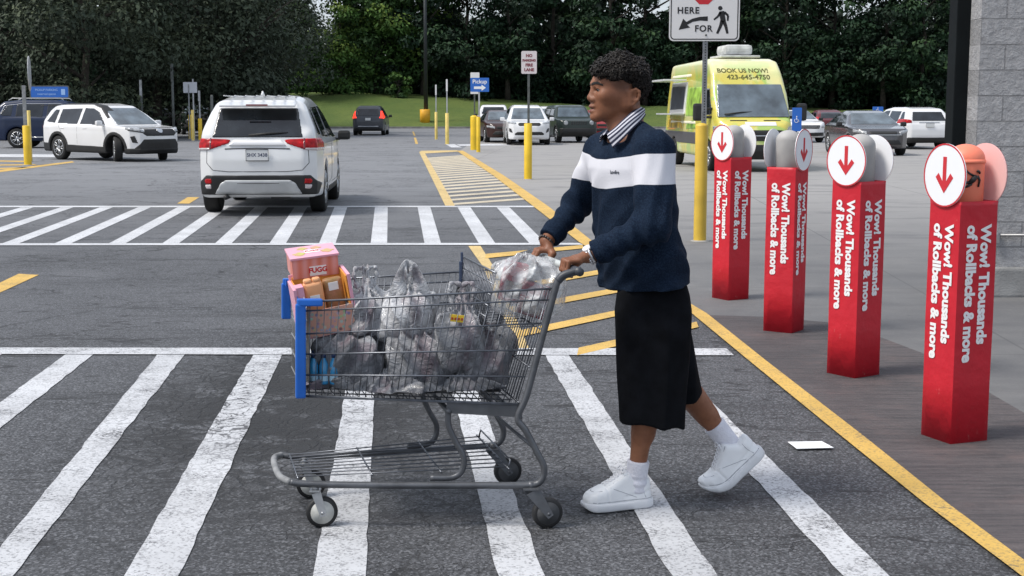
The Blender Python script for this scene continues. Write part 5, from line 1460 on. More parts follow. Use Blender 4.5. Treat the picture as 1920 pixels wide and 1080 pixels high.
# child seat
mb = MB(); A0, A1 = N(934, 514), N(912, 618)
def seat_pt(k, f): p = lerp(A0, A1, k); return p + LAT * (.035 + (wid(p) - .07) * f)
for f in np.linspace(0, 1, 24): mb.tube([seat_pt(0, f), seat_pt(1, f)], .0019, 5)
for k in np.linspace(0, 1, 6): mb.tube([seat_pt(k, 0), seat_pt(k, 1)], .0026 if 0 < k < 1 else .004, 6)
B0 = N(1015, 614)
for f in np.linspace(0, 1, 10):
    p = B0 + LAT * (.035 + (wid(B0) - .07) * f); mb.tube([seat_pt(1, f), p], .0019, 5)
mb.build('child_seat', WIRE, cart)
mb = MB(); p = seat_pt(.06, .93) + (-.016, 0, 0)
mb.box(p + (0, 0, -.045), (.014, .026, .09), bev=.004); mb.box(p + (.004, 0, .01), (.010, .010, .05), bev=.003); mb.build('seat_strap', mat('strap_blue', (.04, .06, .11), .6), cart)
mb = MB(); mb.box(p + (0, 0, -.105), (.026, .04, .05), bev=.006); mb.build('buckle', MATS['black_lettering'], cart)

# ================================================================== GOODS IN THE TROLLEY
t = NT('grey_bag_film')
n1, n2, n3 = t.noise(9, 5, .6, dist=1.), t.noise(22, 4, .6), t.noise(5, 3, .5, vec=t.map(loc=(3, 5, 1)))
tone = t.attr('tone')[2]
c = t.mix(tone, (.13, .14, .16), (.66, .67, .69))
c = t.mix(t.ramp(n1, .46, .68, 0, .75), c, (.04, .042, .055)); c = t.mix(t.ramp(n3, .55, .66, 0, .5), c, (.22, .15, .18)); c = t.mix(t.ramp(n2, .56, .74, 0, .5), c, (.5, .52, .56))
t.col(c); t.rough(.36); t.b.inputs['Alpha'].default_value = .93
t.b.inputs['Coat Weight'].default_value = .1
t.bump(t.noise(16, 6, .6, dist=3.), .8, .03)
BAGM = t.m
def bag(label, c, r, seed, tone, top=None, rot=0., handles=True, wr=.014, h=.0058, m=None, name='plastic_bag'):
    c = np.asarray(c, float); r = np.asarray(r, float); top = r[2] * .75 if top is None else top
    ca, sa = math.cos(rot), math.sin(rot)
    def f(x, y, z):
        X, Y_, Z = x - c[0], y - c[1], z - c[2]
        X, Y_ = ca * X + sa * Y_, -sa * X + ca * Y_
        d = np.sqrt((X / r[0]) ** 4 + (Y_ / r[1]) ** 4 + (Z / r[2]) ** 4 + 1e-9) ** .5
        d = (d - 1) * min(r)
        nk = cone(X, Y_, Z, (0, 0, r[2] * .5), (.01 * math.sin(seed), .0, r[2] * .6 + top), r[0] * .62, r[0] * .13)
        d = smin(d, nk, .05)
        a = np.arctan2(Y_, X)
        fold = np.abs(np.sin(a * 5.5 + 2.2 * np.sin(Z * 14 + seed) + seed)) * np.clip(.3 + (Z + r[2] * .4) / r[2] * .7, 0, 1.3)
        w = vnoise(x, y, z, seed, 3, 16.); w2 = vnoise(x, y, z, seed + 9, 2, 45.)
        return (d + wr * (1 - np.abs(w)) * 2.4 - wr * 1.6 + .02 * fold - .010 ) * .72
    ext = np.array([r.max() * 1.25 + .03] * 2 + [r[2] * 1.25 + top + .05])
    lo = c - np.array([ext[0], ext[1], r[2] * 1.25 + .03]); hi = c + ext
    V, Q = sdf_mesh(f, lo, hi, h, slack=.03)
    V[:, 2] = np.maximum(V[:, 2], .5)
    t_ = thing(name, label, 'plastic bag', (c[0], c[1], c[2] - r[2]))
    o = mesh_obj('film', V, Q, m or BAGM, t_)
    tn = np.clip(tone + .25 * (V[:, 2] - c[2]) / r[2] + .15 * vnoise(V[:, 0], V[:, 1], V[:, 2], seed + 4, 2, 14.), 0, 1); float_attr(o, 'tone', tn)
    if handles:
        mb = MB()
        for sd in (-1, 1):
            b = c + np.array([0, 0, r[2] * .5 + top * .55])
            e = np.array([ca, sa, 0]) * sd
            pts = smooth_path([b + e * .03, b + e * .045 + (0, 0, top * .4), b + e * .035 + (0, .01, top * .62), b + e * .0 + (0, .015, top * .5), b + e * .012])
            mb.tube(pts, [.008 + .003 * math.sin(k * 1.3) for k in range(len(pts))], 6)
        o2 = mb.build('handle_loop', m or BAGM, t_); float_attr(o2, 'tone', np.full(len(o2.data.vertices), min(1, tone + .2)))
    return t_
def C3(px, py, w): return P(px, py, YN + w * .97)
bag('grey bag with a creased dark bottom at the foot of the pink display box', C3(650, 672, .22), (.115, .16, .10), 3, .15, top=.07)
bag('big bulging grey bag low in the middle of the trolley', C3(785, 682, .19), (.115, .14, .12), 5, .22, top=.10)
bag('dark grey bag low in front of the rear gate of the trolley', C3(905, 690, .22), (.095, .16, .115), 8, .12, top=.09)
yb = bag('grey bag with a small yellow printed tag in the trolley', C3(866, 640, .16), (.075, .11, .10), 13, .34, top=.14)
bag('pale grey bag leaning between the display box and the tall loop handled bag', C3(686, 590, .26), (.08, .11, .07), 21, .6, top=.12, rot=.5)
bag('dark crumpled bag half hidden low behind the blue bottles', C3(690, 712, .28), (.17, .17, .06), 34, .06, top=.03, handles=False)
bag('dim grey bag deep in the trolley under the tall white one', C3(740, 640, .34), (.12, .10, .11), 55, .2, top=.05, handles=False)
bag('flat dark bag end pressed against the near bottom wires of the trolley', C3(716, 728, .10), (.15, .085, .045), 71, .03, top=.02, handles=False)
bag('small dark bag wedged low beside the grey side plate of the trolley', C3(868, 735, .10), (.12, .085, .05), 81, .04, top=.02, handles=False)
# tall white bag with two big loops
tb = bag('tall whitish bag with large loop handles standing up above the trolley rim', C3(768, 592, .25), (.098, .115, .08), 44, .85, top=.05, handles=False)
mb = MB()
for yy, (x0_, x1_, xt, yt) in ((.20, (724, 812, 764, 487)), (.29, (736, 800, 776, 492))):
    pts = smooth_path([C3(x0_, 575, yy), C3(x0_ + 10, 535, yy), C3(lerp(x0_, xt, .7), yt + 9, yy), C3(xt, yt, yy), C3(lerp(xt, x1_, .4), yt + 12, yy), C3(x1_ - 8, 540, yy), C3(x1_ + 4, 578, yy)])
    k = len(pts); V = []
    for i, p in enumerate(pts):
        a = .012 + .012 * abs(math.sin(i * .35 + yy * 9)) + .016 * (abs(i - k / 2) / (k / 2)) ** 2
        inw = np.array([math.cos(math.pi * i / k) * .9, .25 * math.sin(i * .8), -math.sin(math.pi * i / k)])
        V += [p, p + inw * a + (0, .012, 0), p + inw * a * 2.2 + (0, -.004 + .01 * math.sin(i * 1.1), 0)]
    mb.add(V, [(3 * i + j, 3 * i + j + 1, 3 * i + j + 4, 3 * i + j + 3) for i in range(k - 1) for j in (0, 1)], True)
o = mb.build('handle_loop', BAGM, tb); float_attr(o, 'tone', np.full(len(o.data.vertices), .95))
sm_ = o.modifiers.new('film', 'SOLIDIFY'); sm_.thickness = .002
# yellow tag on the bag
p = C3(857, 597, .03); mb = MB(); mb.box(p, (.052, .004, .026), bev=.001, M=Matrix.Rotation(.1, 3, 'Y')); tg = mb.build('paper_tag', mat('yellow_tag', (.75, .52, .03), .5), yb)
mb = MB()
for k in range(4): mb.box(p + (-.017 + .0115 * k, -.003, -.001 * k), (.007, .002, .009))
mb.build('print', mat('tag_red', (.4, .05, .02), .6), tg)
# bag on the child seat with two red cartons showing through
t = NT('clear_bag_film')
n1 = t.noise(14, 5, .6, dist=1.5)
t.col(t.mix(t.ramp(n1, .4, .65), (.50, .52, .54), (.68, .7, .71))); t.rough(.22); t.b.inputs['Coat Weight'].default_value = .4
al = t.ramp(n1, .35, .68, .3, .82); t.l.new(al, t.b.inputs['Alpha']); t.bump(t.noise(34, 5, .6, dist=2.), .5, .012)
CLEAR = t.m
def carton(label, c, size, ang, tilt, paint_, seed):
    M = np.array(Matrix.Rotation(ang, 3, 'Z') @ Matrix.Rotation(tilt, 3, 'Y'))
    t_ = thing('carton', label, 'carton', c - np.array([0, 0, size[2] / 2]))
    MB().box(c, size, bev=.004, M=M).build('card', paint_, t_)
    w = np.array([size[0] * .72, .003, size[2] * .42]); mb = MB(); mb.box(c + M @ np.array([0, -size[1] / 2 - .001, -size[2] * .18]), w, bev=.001, M=M); mb.build('print_panel', mat('cream_print', (.42, .36, .30), .6, col2=(.12, .08, .07), scale=45), t_)
    mb = MB(); mb.prism([(size[0] * .33 * math.cos(q), size[2] * .13 * math.sin(q)) for q in np.linspace(0, 6.28, 20, endpoint=False)], 0, .003, (M[:, 0], M[:, 2], -M[:, 1]), c + M @ np.array([0, -size[1] / 2 - .0005, size[2] * .28])); mb.build('badge', mat('pink_print', (.6, .3, .3), .5), t_)
REDC = mat('red_card', (.36, .02, .035), .5, var=.3, scale=20)
carton('upright red carton with a pale oval badge inside the clear bag on the child seat', C3(962, 528, .20), (.085, .07, .145), .1, .22, REDC, 1)
carton('darker red carton lying lower in the clear bag on the child seat', C3(1002, 562, .17), (.10, .08, .115), -.1, .3, mat('dark_red_card', (.20, .03, .05), .5, var=.5, scale=25), 2)
bag('clear plastic bag with red cartons on the child seat under the far hand', C3(986, 535, .22), (.122, .15, .098), 66, .9, top=.015, handles=False, m=CLEAR, wr=.011)
# pink gift box on top, open display box below
t = NT('pink_orange_card')
v = t.vec(); wv = t.n.new('ShaderNodeTexWave'); wv.inputs['Scale'].default_value = 9; wv.inputs['Distortion'].default_value = .6
t.l.new(t.tc.outputs['Object'], wv.inputs['Vector'])
t.col(t.mix(wv.outputs['Fac'], (.64, .20, .14), (.68, .32, .30))); t.rough(.45); ORC = t.m
PINK = mat('pink_card', (.72, .36, .45), .45, var=.06, scale=6); ORANGE = mat('orange_card', (.75, .33, .06), .45, var=.15, scale=9)
t = NT('busy_print')
vn = t.n.new('ShaderNodeTexVoronoi'); vn.inputs['Scale'].default_value = 62; t.l.new(t.tc.outputs['Object'], vn.inputs['Vector'])
hs = t.n.new('ShaderNodeHueSaturation'); hs.inputs['Saturation'].default_value = .55; hs.inputs['Value'].default_value = .55; t.l.new(vn.outputs['Color'], hs.inputs['Color'])
t.col(t.mix(t.ramp(vn.outputs['Distance'], .25, .5), hs.outputs['Color'], (.62, .33, .25))); t.rough(.5); BUSY = t.m
M = np.array(Matrix.Rotation(.30, 3, 'Z') @ Matrix.Rotation(-.10, 3, 'Y') @ Matrix.Rotation(.20, 3, 'X'))
c0 = C3(586, 492, .30); sz = np.array([.172, .125, .075])
gb = thing('gift_box', 'small orange gift box with pink printed lid resting on top of the display box', 'gift box', c0 - (0, 0, .04))
MB().box(c0, sz, bev=.002, M=M).build('card', ORC, gb)
lid = MB().box(c0 + M @ np.array([0, 0, sz[2] / 2 + .004]), (.182, .135, .009), bev=.002, M=M).build('lid', PINK, gb)
mb = MB()
for k, (x_, y_, r_) in enumerate(((-.05, -.025, .022), (.055, -.018, .022), (.02, .03, .018), (-.03, .035, .018))):
    mb.prism([(r_ * (1 + .25 * math.sin(5 * q + k)) * math.cos(q), r_ * .8 * (1 + .2 * math.cos(4 * q)) * math.sin(q)) for q in np.linspace(0, 6.28, 22, endpoint=False)], 0, .0012, (M[:, 0], M[:, 1], M[:, 2]), c0 + M @ np.array([x_, y_, sz[2] / 2 + .0085]))
mb.build('printed_blob', mat('lime_print', (.42, .55, .10), .5, col2=(.6, .25, .2), scale=22), lid)
mb = MB(); mb.box(c0 + M @ np.array([0, -.005, sz[2] / 2 + .0092]), (.055, .034, .0015), M=M); mb.build('label', M_WHITE, lid)
mb = MB(); put_text(mb, 'FUGG', .02, c0 + M @ np.array([0, -.005, sz[2] / 2 + .0105]), M[:, 0], M[:, 1], bold=.0006, depth=.0006); mb.build('lettering', M_RED, lid)
mb = MB(); mb.box(c0 + M @ np.array([.008, -sz[1] / 2 - .001, -.012]), (.062, .002, .036), M=M); mb.build('label', M_WHITE, gb)
mb = MB(); put_text(mb, 'FUGG', .026, c0 + M @ np.array([.008, -sz[1] / 2 - .0025, -.010]), M[:, 0], M[:, 2], bold=.001, depth=.0006); mb.build('lettering', M_RED, gb)
M = np.array(Matrix.Rotation(.28, 3, 'Z') @ Matrix.Rotation(-.17, 3, 'Y') @ Matrix.Rotation(.12, 3, 'X'))
c0 = C3(605, 566, .20); W_, D_, H_ = .20, .15, .21
db = thing('display_box', 'open pink display box with small orange pouches standing at the blue front corner', 'display box', c0 - (0, 0, .11))
def bx(mb, c, s_): mb.box(c0 + M @ np.array(c), s_, bev=.0015, M=M)
mb = MB(); bx(mb, (0, D_ / 2, 0), (W_, .004, H_)); bx(mb, (0, 0, -H_ / 2), (W_, D_, .004)); bx(mb, (-W_ / 2, 0, -.01), (.012, D_, H_ - .02)); bx(mb, (W_ / 2, 0, 0), (.012, D_, H_)); bx(mb, (-W_ / 2 + .018, -D_ / 2 + .03, .03), (.03, .05, .12)); mb.build('card', PINK, db)
mb = MB(); bx(mb, (0, D_ / 2 - .005, 0), (W_ - .02, .004, H_ - .02)); bx(mb, (W_ / 2 - .009, 0, 0), (.004, D_ - .01, H_ - .01)); bx(mb, (-W_ / 2 + .009, 0, 0), (.004, D_ - .01, H_ - .04)); mb.build('lining', ORANGE, db)
mb = MB(); bx(mb, (0, -D_ / 2, -.055), (W_, .004, .10)); mb.build('printed_front', BUSY, db)
for k, (x_, z_, mm) in enumerate(((-.03, .03, mat('peach_pouch', (.75, .36, .17), .4, var=.1, scale=12)), (.045, .025, mat('olive_pouch', (.22, .14, .04), .4, col2=(.45, .2, .12), scale=30)))):
    pz = MB(); pz.box(c0 + M @ np.array([x_, -D_ / 2 + .045 + .02 * k, z_]), (.072, .04, .125), bev=.014, M=M)
    if k == 0:
        for s_ in (-1, 1): pz.box(c0 + M @ np.array([x_ + .016 * s_, -D_ / 2 + .045, z_ + .066]), (.03, .03, .02), bev=.009, M=M)
    po = pz.build('pouch', mm, db); smooth_by_angle(po, 60)
    mb = MB(); mb.box(c0 + M @ np.array([x_, -D_ / 2 + .0235 + .02 * k, z_ + (.0 if k == 0 else .035)]), (.036, .002, .03), bev=.0006, M=M); mb.build('label', M_WHITE, po)
# blue wrapped bottles in the front corner
bp_ = thing('bottle_pack', 'small blue bottles standing in the front bottom corner of the trolley', 'bottle pack', C3(606, 740, .12))
BLB = mat('blue_bottle', (.03, .25, .50), .2, coat=.5, var=.2, scale=15)
for k in range(6):
    px_ = 589 + (k % 3) * 19; w_ = .07 + .075 * (k // 3)
    b = C3(px_, 738, w_); b[2] = .515
    mb = MB(); mb.lathe([(.016, 0), (.017, .006), (.017, .068), (.012, .082), (.0075, .09), (.0075, .098)], 14, c=b); q = mb.build('bottle', BLB, bp_)
    mb = MB(); mb.lathe([(.0085, .096), (.0085, .108), (.007, .11)], 12, c=b); mb.build('cap', mat('navy_cap', (.01, .03, .10), .4), q)
    mb = MB(); mb.lathe([(.0172, .012), (.0174, .014), (.0174, .028), (.0172, .03)], 14, c=b); mb.build('label', mat('pale_blue_label', (.35, .55, .68), .4), q)

# ================================================================== THE MAN
YM = float(G(1155, 955)[1]) + .10
ZAX = np.array([0, 0, 1.])
def rot2(deg):
    a = math.radians(deg); return np.array([-math.cos(a), -math.sin(a), 0]), np.array([math.sin(a), -math.cos(a), 0])
man = thing('person', 'young man in navy sweater with white chest band and long black shorts pushing a trolley', 'person', (P(1210, 900, YM) * (1, 1, 0)))
FH, LH = rot2(12); HC = P(1162, 163, YM)             # head frame: forward, left, origin
FT, LT = rot2(30)                                    # torso frame
def hl(u, v, w): return HC + FH * u + LH * v + ZAX * w
def hframe(x, y, z):
    X, Y_, Z = x - HC[0], y - HC[1], z - HC[2]
    return X * FH[0] + Y_ * FH[1], X * LH[0] + Y_ * LH[1], Z + 0 * X
class Field:
    def __init__(s): s.p = []
    def add(s, fn, c, r, k=.012, op='u'): s.p.append((fn, np.asarray(c, float), r, k, op))
    def cone(s, a, b, ra, rb, k=.012, op='u'):
        a, b = np.asarray(a, float), np.asarray(b, float)
        s.add(lambda x, y, z: cone(x, y, z, a, b, ra, rb), (a + b) / 2, np.linalg.norm(b - a) / 2 + max(ra, rb), k, op)
    def chain(s, pts, rs, k=.008):
        for (a, b), (ra, rb) in zip(zip(pts, pts[1:]), zip(rs, rs[1:])): s.cone(a, b, ra, rb, k)
    def __call__(s, x, y, z):
        blk = np.ndim(x) == 3
        if blk:
            c = np.array([x.mean(), y.mean(), z.mean()]); R = .5 * math.sqrt(np.ptp(x) ** 2 + np.ptp(y) ** 2 + np.ptp(z) ** 2)
        d = None
        for fn, cc, r, k, op in s.p:
            if blk and np.linalg.norm(c - cc) > r + R + .09: continue
            v = fn(x, y, z)
            if op == 'u': d = v if d is None else smin(d, v, k)
            elif d is not None: d = smax(d, -v, k)
        if d is None: return np.full(np.broadcast(x, y, z).shape, .5)
        return d
B = Field()
# joints
NB = P(1178, 252, YM); SL = P(1226, 282, YM - .165); SR = P(1130, 284, YM + .14)
EL = P(1226, 422, YM - .245); WL = P(1107, 479, YN + .115); ER = P(1079, 388, YM + .24); WR = P(1025, 452, YN + .45)
HL_, HR_ = P(1212, 565, YM - .055), P(1218, 565, YM + .06)
YF = float(G(1155, 955)[1]); YR = float(G(1338, 925)[1])
KL, AL = P(1216, 716, YF + .012), P(1192, 903, YF + .03)
KR, AR = P(1266, 712, YR - .02), P(1382, 846, YR + .02)
# head
def HE(c, r, k=.012, op='u', tilt=0.):
    cw = hl(*c)
    def f(x, y, z):
        u, v, w = hframe(x, y, z); u = u - c[0]; v = v - c[1]; w = w - c[2]
        if tilt: ca, sa = math.cos(tilt), math.sin(tilt); u, w = ca * u + sa * w, -sa * u + ca * w
        return ell(u, v, w, (0, 0, 0), r)
    B.add(f, cw, max(r), k, op)
def HK(a, b, ra, rb, k=.012, op='u'): B.cone(hl(*a), hl(*b), ra, rb, k, op)
HE((0.002, 0, .022), (.094, .072, .076))
HE((.055, 0, .005), (.050, .060, .058), .02)
HE((.052, 0, -.055), (.056, .050, .070), .025)
for sd in (-1, 1):
    HK((-.012, sd * .050, -.060), (.088, sd * .013, -.108), .018, .0150, .022)
    HK((-.012, sd * .056, -.02), (-.012, sd * .053, -.066), .018, .018, .02)
    HE((.066, sd * .044, -.032), (.026, .018, .020), .02)
    HK((.082, sd * .034, .012), (.097, sd * .013, .010), .012, .0115, .012)
    HK((.103, sd * .0155, -.047), (.107, sd * .014, -.046), .0105, .0100, .006)
    HE((.045, sd * .032, -.062), (.036, .020, .036), .02)
    HE((.036, sd * .050, -.034), (.045, .018, .030), .02)
    HE((.103, sd * .0350, -.0125), (.022, .0190, .0092), .007, 's')
    for q, r_ in ((((.0925, .0225, -.0060), (.0945, .034, -.0045), (.0835, .0470, -.0110)), .0044), (((.0915, .0235, -.0195), (.0925, .034, -.0200), (.0830, .0465, -.0150)), .0042)):
        HK(*[(p[0], sd * p[1], p[2]) for p in q[:2]], r_, r_, .004); HK(*[(p[0], sd * p[1], p[2]) for p in q[1:]], r_, r_ * .9, .004)
    HK((-.020, sd * .073, -.020), (-.022, sd * .074, -.066), .011, .008, .010)          # ear
    HK((-.034, sd * .080, -.022), (-.032, sd * .079, -.046), .0085, .008, .008)
    rim_ = [(-.018, .078, -.030), (-.023, .083, -.014), (-.036, .087, -.009), (-.048, .089, -.018), (-.049, .088, -.034), (-.042, .085, -.050), (-.028, .079, -.067)]
    for p, q in zip(rim_, rim_[1:]): HK((p[0], sd * p[1], p[2]), (q[0], sd * q[1], q[2]), .0050, .0050, .004)
    HE((-.029, sd * .088, -.036), (.008, .007, .013), .004, 's')
HE((.090, 0, -.109), (.022, .021, .018), .012)
HK((.096, 0, -.004), (.110, 0, -.036), .0105, .0125, .010)
HE((.111, 0, -.041), (.0125, .0125, .011), .008)
HE((.101, 0, -.071), (.0165, .023, .0095), .006)
HE((.101, 0, -.089), (.0165, .020, .0095), .006)
HE((.104, 0, -.0805), (.016, .021, .0012), .003, 's')
for sd in (-1, 1): HE((.111, sd * .009, -.0545), (.007, .005, .004), .003, 's')
# neck, trunk, arms, legs
B.cone(hl(-.026, 0, -.045), NB, .049, .052, .03)
B.cone(hl(.02, 0, -.10), NB + FT * .02, .032, .05, .03)
MID = P(1190, 400, YM); PEL = P(1209, 548, YM)
B.cone(NB, MID, .07, .115, .03); B.cone(MID, PEL, .105, .075, .04); B.cone(SL, SR, .055, .055, .04)
B.chain([SL, EL, WL], [.05, .040, .0265], .02); B.chain([SR, ER, WR], [.05, .040, .0265], .02)
B.chain([HL_, KL, AL], [.055, .052, .027], .03); B.chain([HR_, KR, AR], [.055, .052, .027], .03)
B.cone(lerp(KL, AL, .25) + (.012, 0, 0), lerp(KL, AL, .5) + (.01, 0, 0), .045, .038, .03); B.cone(lerp(KR, AR, .2) + (.01, 0, .012), lerp(KR, AR, .5) + (.004, 0, .006), .044, .036, .03)
# hands on the handle bar
RB = np.cross(LAT, ZAX); RB /= np.linalg.norm(RB)
HBm = N(1084, 509)
def bar(w): return HBm + LAT * w
def hand(W, ws, K, M, D, T, thumb):
    "four fingers at bar positions ws; offsets are (towards him, up)"
    kn = []
    for i, w in enumerate(ws):
        ln = (1., 1.06, 1., .84)[i]; b = bar(w); rr = (.0092, .0095, .0092, .0082)[i]
        o = lambda q, s_=1.: b + RB * q[0] * s_ + ZAX * q[1]
        pts = [o(K), o(M, ln), o(D, ln), o(T, ln)]
        kn.append(pts[0])
        B.chain(pts, [rr * 1.12, rr, rr * .92, rr * .8], .004)
        B.cone(W + (pts[0] - W) * .12 + LAT * (i - 1.5) * .004, pts[0], .019, .0125, .012)
    B.chain([lerp(W, kn[0], .25)] + thumb, [.0165, .0135, .0105, .0085], .008)
hand(WL, (.118, .098, .077, .057), (.024, .033), (-.020, .028), (-.0275, -.004), (-.008, -.025), [bar(.128) + RB * .034 + ZAX * .016, bar(.136) + RB * .014 - ZAX * .012, bar(.128) - RB * .008 - ZAX * .022])
hand(WR, (.425, .446, .468, .488), (.012, .034), (-.026, .029), (-.040, .008), (-.033, -.016), [bar(.405) + RB * .022 + ZAX * .020, bar(.402) + RB * .004 - ZAX * .008, bar(.408) - RB * .016 - ZAX * .018])
# feet inside the shoes
B.cone(AL, AL + np.array([-.035, -.010, -.055]), .024, .018, .02); B.cone(AR, AR + np.array([-.02, -.004, -.05]), .024, .018, .02)

t = NT('brown_skin')
n1, n2 = t.noise(9, 4, .6), t.noise(60, 4, .6)
c = t.mix(t.ramp(n1, .3, .7), (.185, .072, .036), (.27, .115, .060))
c = t.mix(t.ramp(n2, .45, .7, 0, .25), c, (.14, .062, .038))
c = t.mix(t.attr('lip')[2], c, (.17, .06, .055)); c = t.mix(t.attr('fade')[2], c, (.035, .022, .017)); c = t.mix(t.attr('palm')[2], c, (.27, .135, .085))
t.col(c); t.rough(t.ramp(n2, .3, .7, .42, .62)); t.b.inputs['Specular IOR Level'].default_value = .35; t.b.inputs['Subsurface Weight'].default_value = .08; t.b.inputs['Subsurface Radius'].default_value = (.01, .004, .002); t.b.inputs['Subsurface Scale'].default_value = .4
t.bump(n2, .12, .003)
SKIN = t.m
V, Q = sdf_mesh(B, [P(990, 500, YM)[0] - .05, YM - .42, 0.01], [P(1440, 500, YM)[0], YM + .55, hl(0, 0, .13)[2]], .0042)
body = mesh_obj('body', V, Q, SKIN, man)
u, v, w = hframe(V[:, 0], V[:, 1], V[:, 2])
lip = np.clip(1 - (((u - .112) / .016) ** 2 + (v / .021) ** 2 + ((w + .080) / .0155) ** 2), 0, 1) ** .5
wl = np.interp(u, [-.12, -.05, -.045, 0, .05, .085, .12], [-.07, -.065, -.020, -.008, .008, .034, .04])
fade = np.clip(1 - (wl - w) / .022, 0, 1) * .8
fade = fade * np.clip((w + .088) / .03, 0, 1) * np.where(u < 0, np.clip((.079 - np.abs(v)) / .008, 0, 1), 1) * np.clip((.060 - u) / .03, 0, 1) * .55
float_attr(body, 'lip', lip); float_attr(body, 'fade', fade); float_attr(body, 'palm', np.zeros(len(V)))
# eyes and brows
EYEW = mat('eye_white', (.42, .38, .35), .2); IRIS = mat('dark_iris', (.012, .007, .005), .1); BROW = mat('brow_hair', (.010, .008, .007), .8)
for sd in (-1, 1):
    ec = hl(.0850, sd * .0345, -.0125)
    mb = MB(); mb.lathe([(.0112 * math.cos(a), .0112 * math.sin(a)) for a in np.linspace(-1.5, 1.5, 9)], 16, c=ec); e = mb.build('eye', EYEW, body)
    d = FH * .95 + LH * sd * .25; d /= np.linalg.norm(d)
    x1 = np.cross(d, ZAX); x1 /= np.linalg.norm(x1); Rm = np.stack([x1, np.cross(x1, d) * -1, d], 1)
    mb = MB(); mb.lathe([(.0062, .0090), (.0055, .0106), (.003, .0116), (.0005, .0119)], 14, M=Rm, c=ec); mb.build('iris', IRIS, e)
    mb = MB(); mb.tube([hl(.0955, sd * .024, -.0095), hl(.0985, sd * .034, -.0080), hl(.0865, sd * .0485, -.0130)], [.0012, .0017, .0012], 5); mb.build('eyelash', BROW, body)
    def onskin(p):
        p = np.array(p, float)
        for _ in range(8):
            e = 1e-4; v0 = float(B(p[0], p[1], p[2])); g_ = np.array([float(B(*(p + np.eye(3)[k] * e))) - v0 for k in range(3)]) / e
            p = p - v0 * g_ / (g_ @ g_ + 1e-9)
        return p
    q = [onskin(hl(*k)) for k in ((.112, sd * .010, .0080), (.105, sd * .024, .0130), (.096, sd * .040, .0135), (.082, sd * .054, .0060))]
    f = Field(); f.chain(q, [.0046, .0054, .0048, .0034], .003)
    c0 = hl(.09, sd * .03, .013); g = lambda x, y, z, f=f: np.maximum(f(x, y, z) + .0005 * vnoise(x, y, z, 3, 2, 700.), B(x, y, z) - .0016)
    sdf_obj('eyebrow', g, c0 - .04, c0 + .04, .0018, BROW, body, slack=.004)
# hair
HAIR = mat('black_hair', (.006, .005, .0045), .7, spec=.15, var=.4, scale=60)
def hair_f(x, y, z):
    u, v, w = hframe(x, y, z)
    d = smin(ell(u, v, w, (.002, 0, .034), (.1085, .084, .081)), ell(u, v, w, (-.050, 0, -.004), (.054, .068, .067)), .03)
    line = np.interp(u, [-.12, -.05, -.045, 0, .05, .085, .12], [-.07, -.062, -.012, .002, .024, .043, .050])
    d = smax(d, (line - w) * .8, .012)
    return (d + .009 * vnoise(x, y, z, 17, 2, 75.) + .003 * vnoise(x, y, z, 5, 2, 260.)) * .8
hair = sdf_obj('hair', hair_f, HC - .17, HC + .17, .0042, HAIR, body, slack=.012)
rng = np.random.default_rng(12)
hv = np.array([q.co for q in hair.data.vertices]) + np.array(origin_of(man)); hn = np.array([q.normal for q in hair.data.vertices])
u, v, w = hframe(hv[:, 0], hv[:, 1], hv[:, 2])
pick = rng.choice(np.nonzero((hn[:, 2] > -.5) | (u > .06))[0], 3600)
mb = MB()
for i in pick:
    p, nn = hv[i], hn[i]; a = np.cross(nn, rng.normal(size=3)); a /= np.linalg.norm(a) + 1e-9; b = np.cross(nn, a)
    r = rng.uniform(.0032, .0062); turns = rng.uniform(.8, 1.6); L = rng.uniform(.005, .015); k = 9; ph = rng.uniform(0, 6.28)
    ax = nn + .5 * rng.normal(size=3) * .6; ax /= np.linalg.norm(ax)
    if u[i] > .075: ax = ax + FH * .3 - ZAX * .25
    mb.tube([p + ax * L * j / (k - 1) - nn * .004 + r * (math.cos(ph + turns * 6.28 * j / (k - 1)) * a + math.sin(ph + turns * 6.28 * j / (k - 1)) * b) for j in range(k)], [.0015] * (k - 1) + [.0007], 4, cap=False)
top_ = rng.choice(np.nonzero(((w > .045) | (u > .07)) & (hn[:, 2] > -.2))[0], 420)
for i in top_:
    p, nn = hv[i], hn[i]; a = np.cross(nn, rng.normal(size=3)); a /= np.linalg.norm(a) + 1e-9; b = np.cross(nn, a)
    r = rng.uniform(.006, .0095); L = rng.uniform(.010, .022); k = 12; ph = rng.uniform(0, 6.28); ax = nn + .45 * rng.normal(size=3) + FH * .25 * (u[i] > .05); ax /= np.linalg.norm(ax); tn = rng.uniform(1., 1.8)
    mb.tube([p + ax * L * j / (k - 1) - nn * .003 + r * (math.cos(ph + tn * 6.28 * j / (k - 1)) * a + math.sin(ph + tn * 6.28 * j / (k - 1)) * b) for j in range(k)], [.0026] * (k - 2) + [.002, .001], 5, cap=False)
mb.build('curls', mat('hair_curl', (.012, .009, .007), .5, spec=.3, var=.5, scale=80), hair)

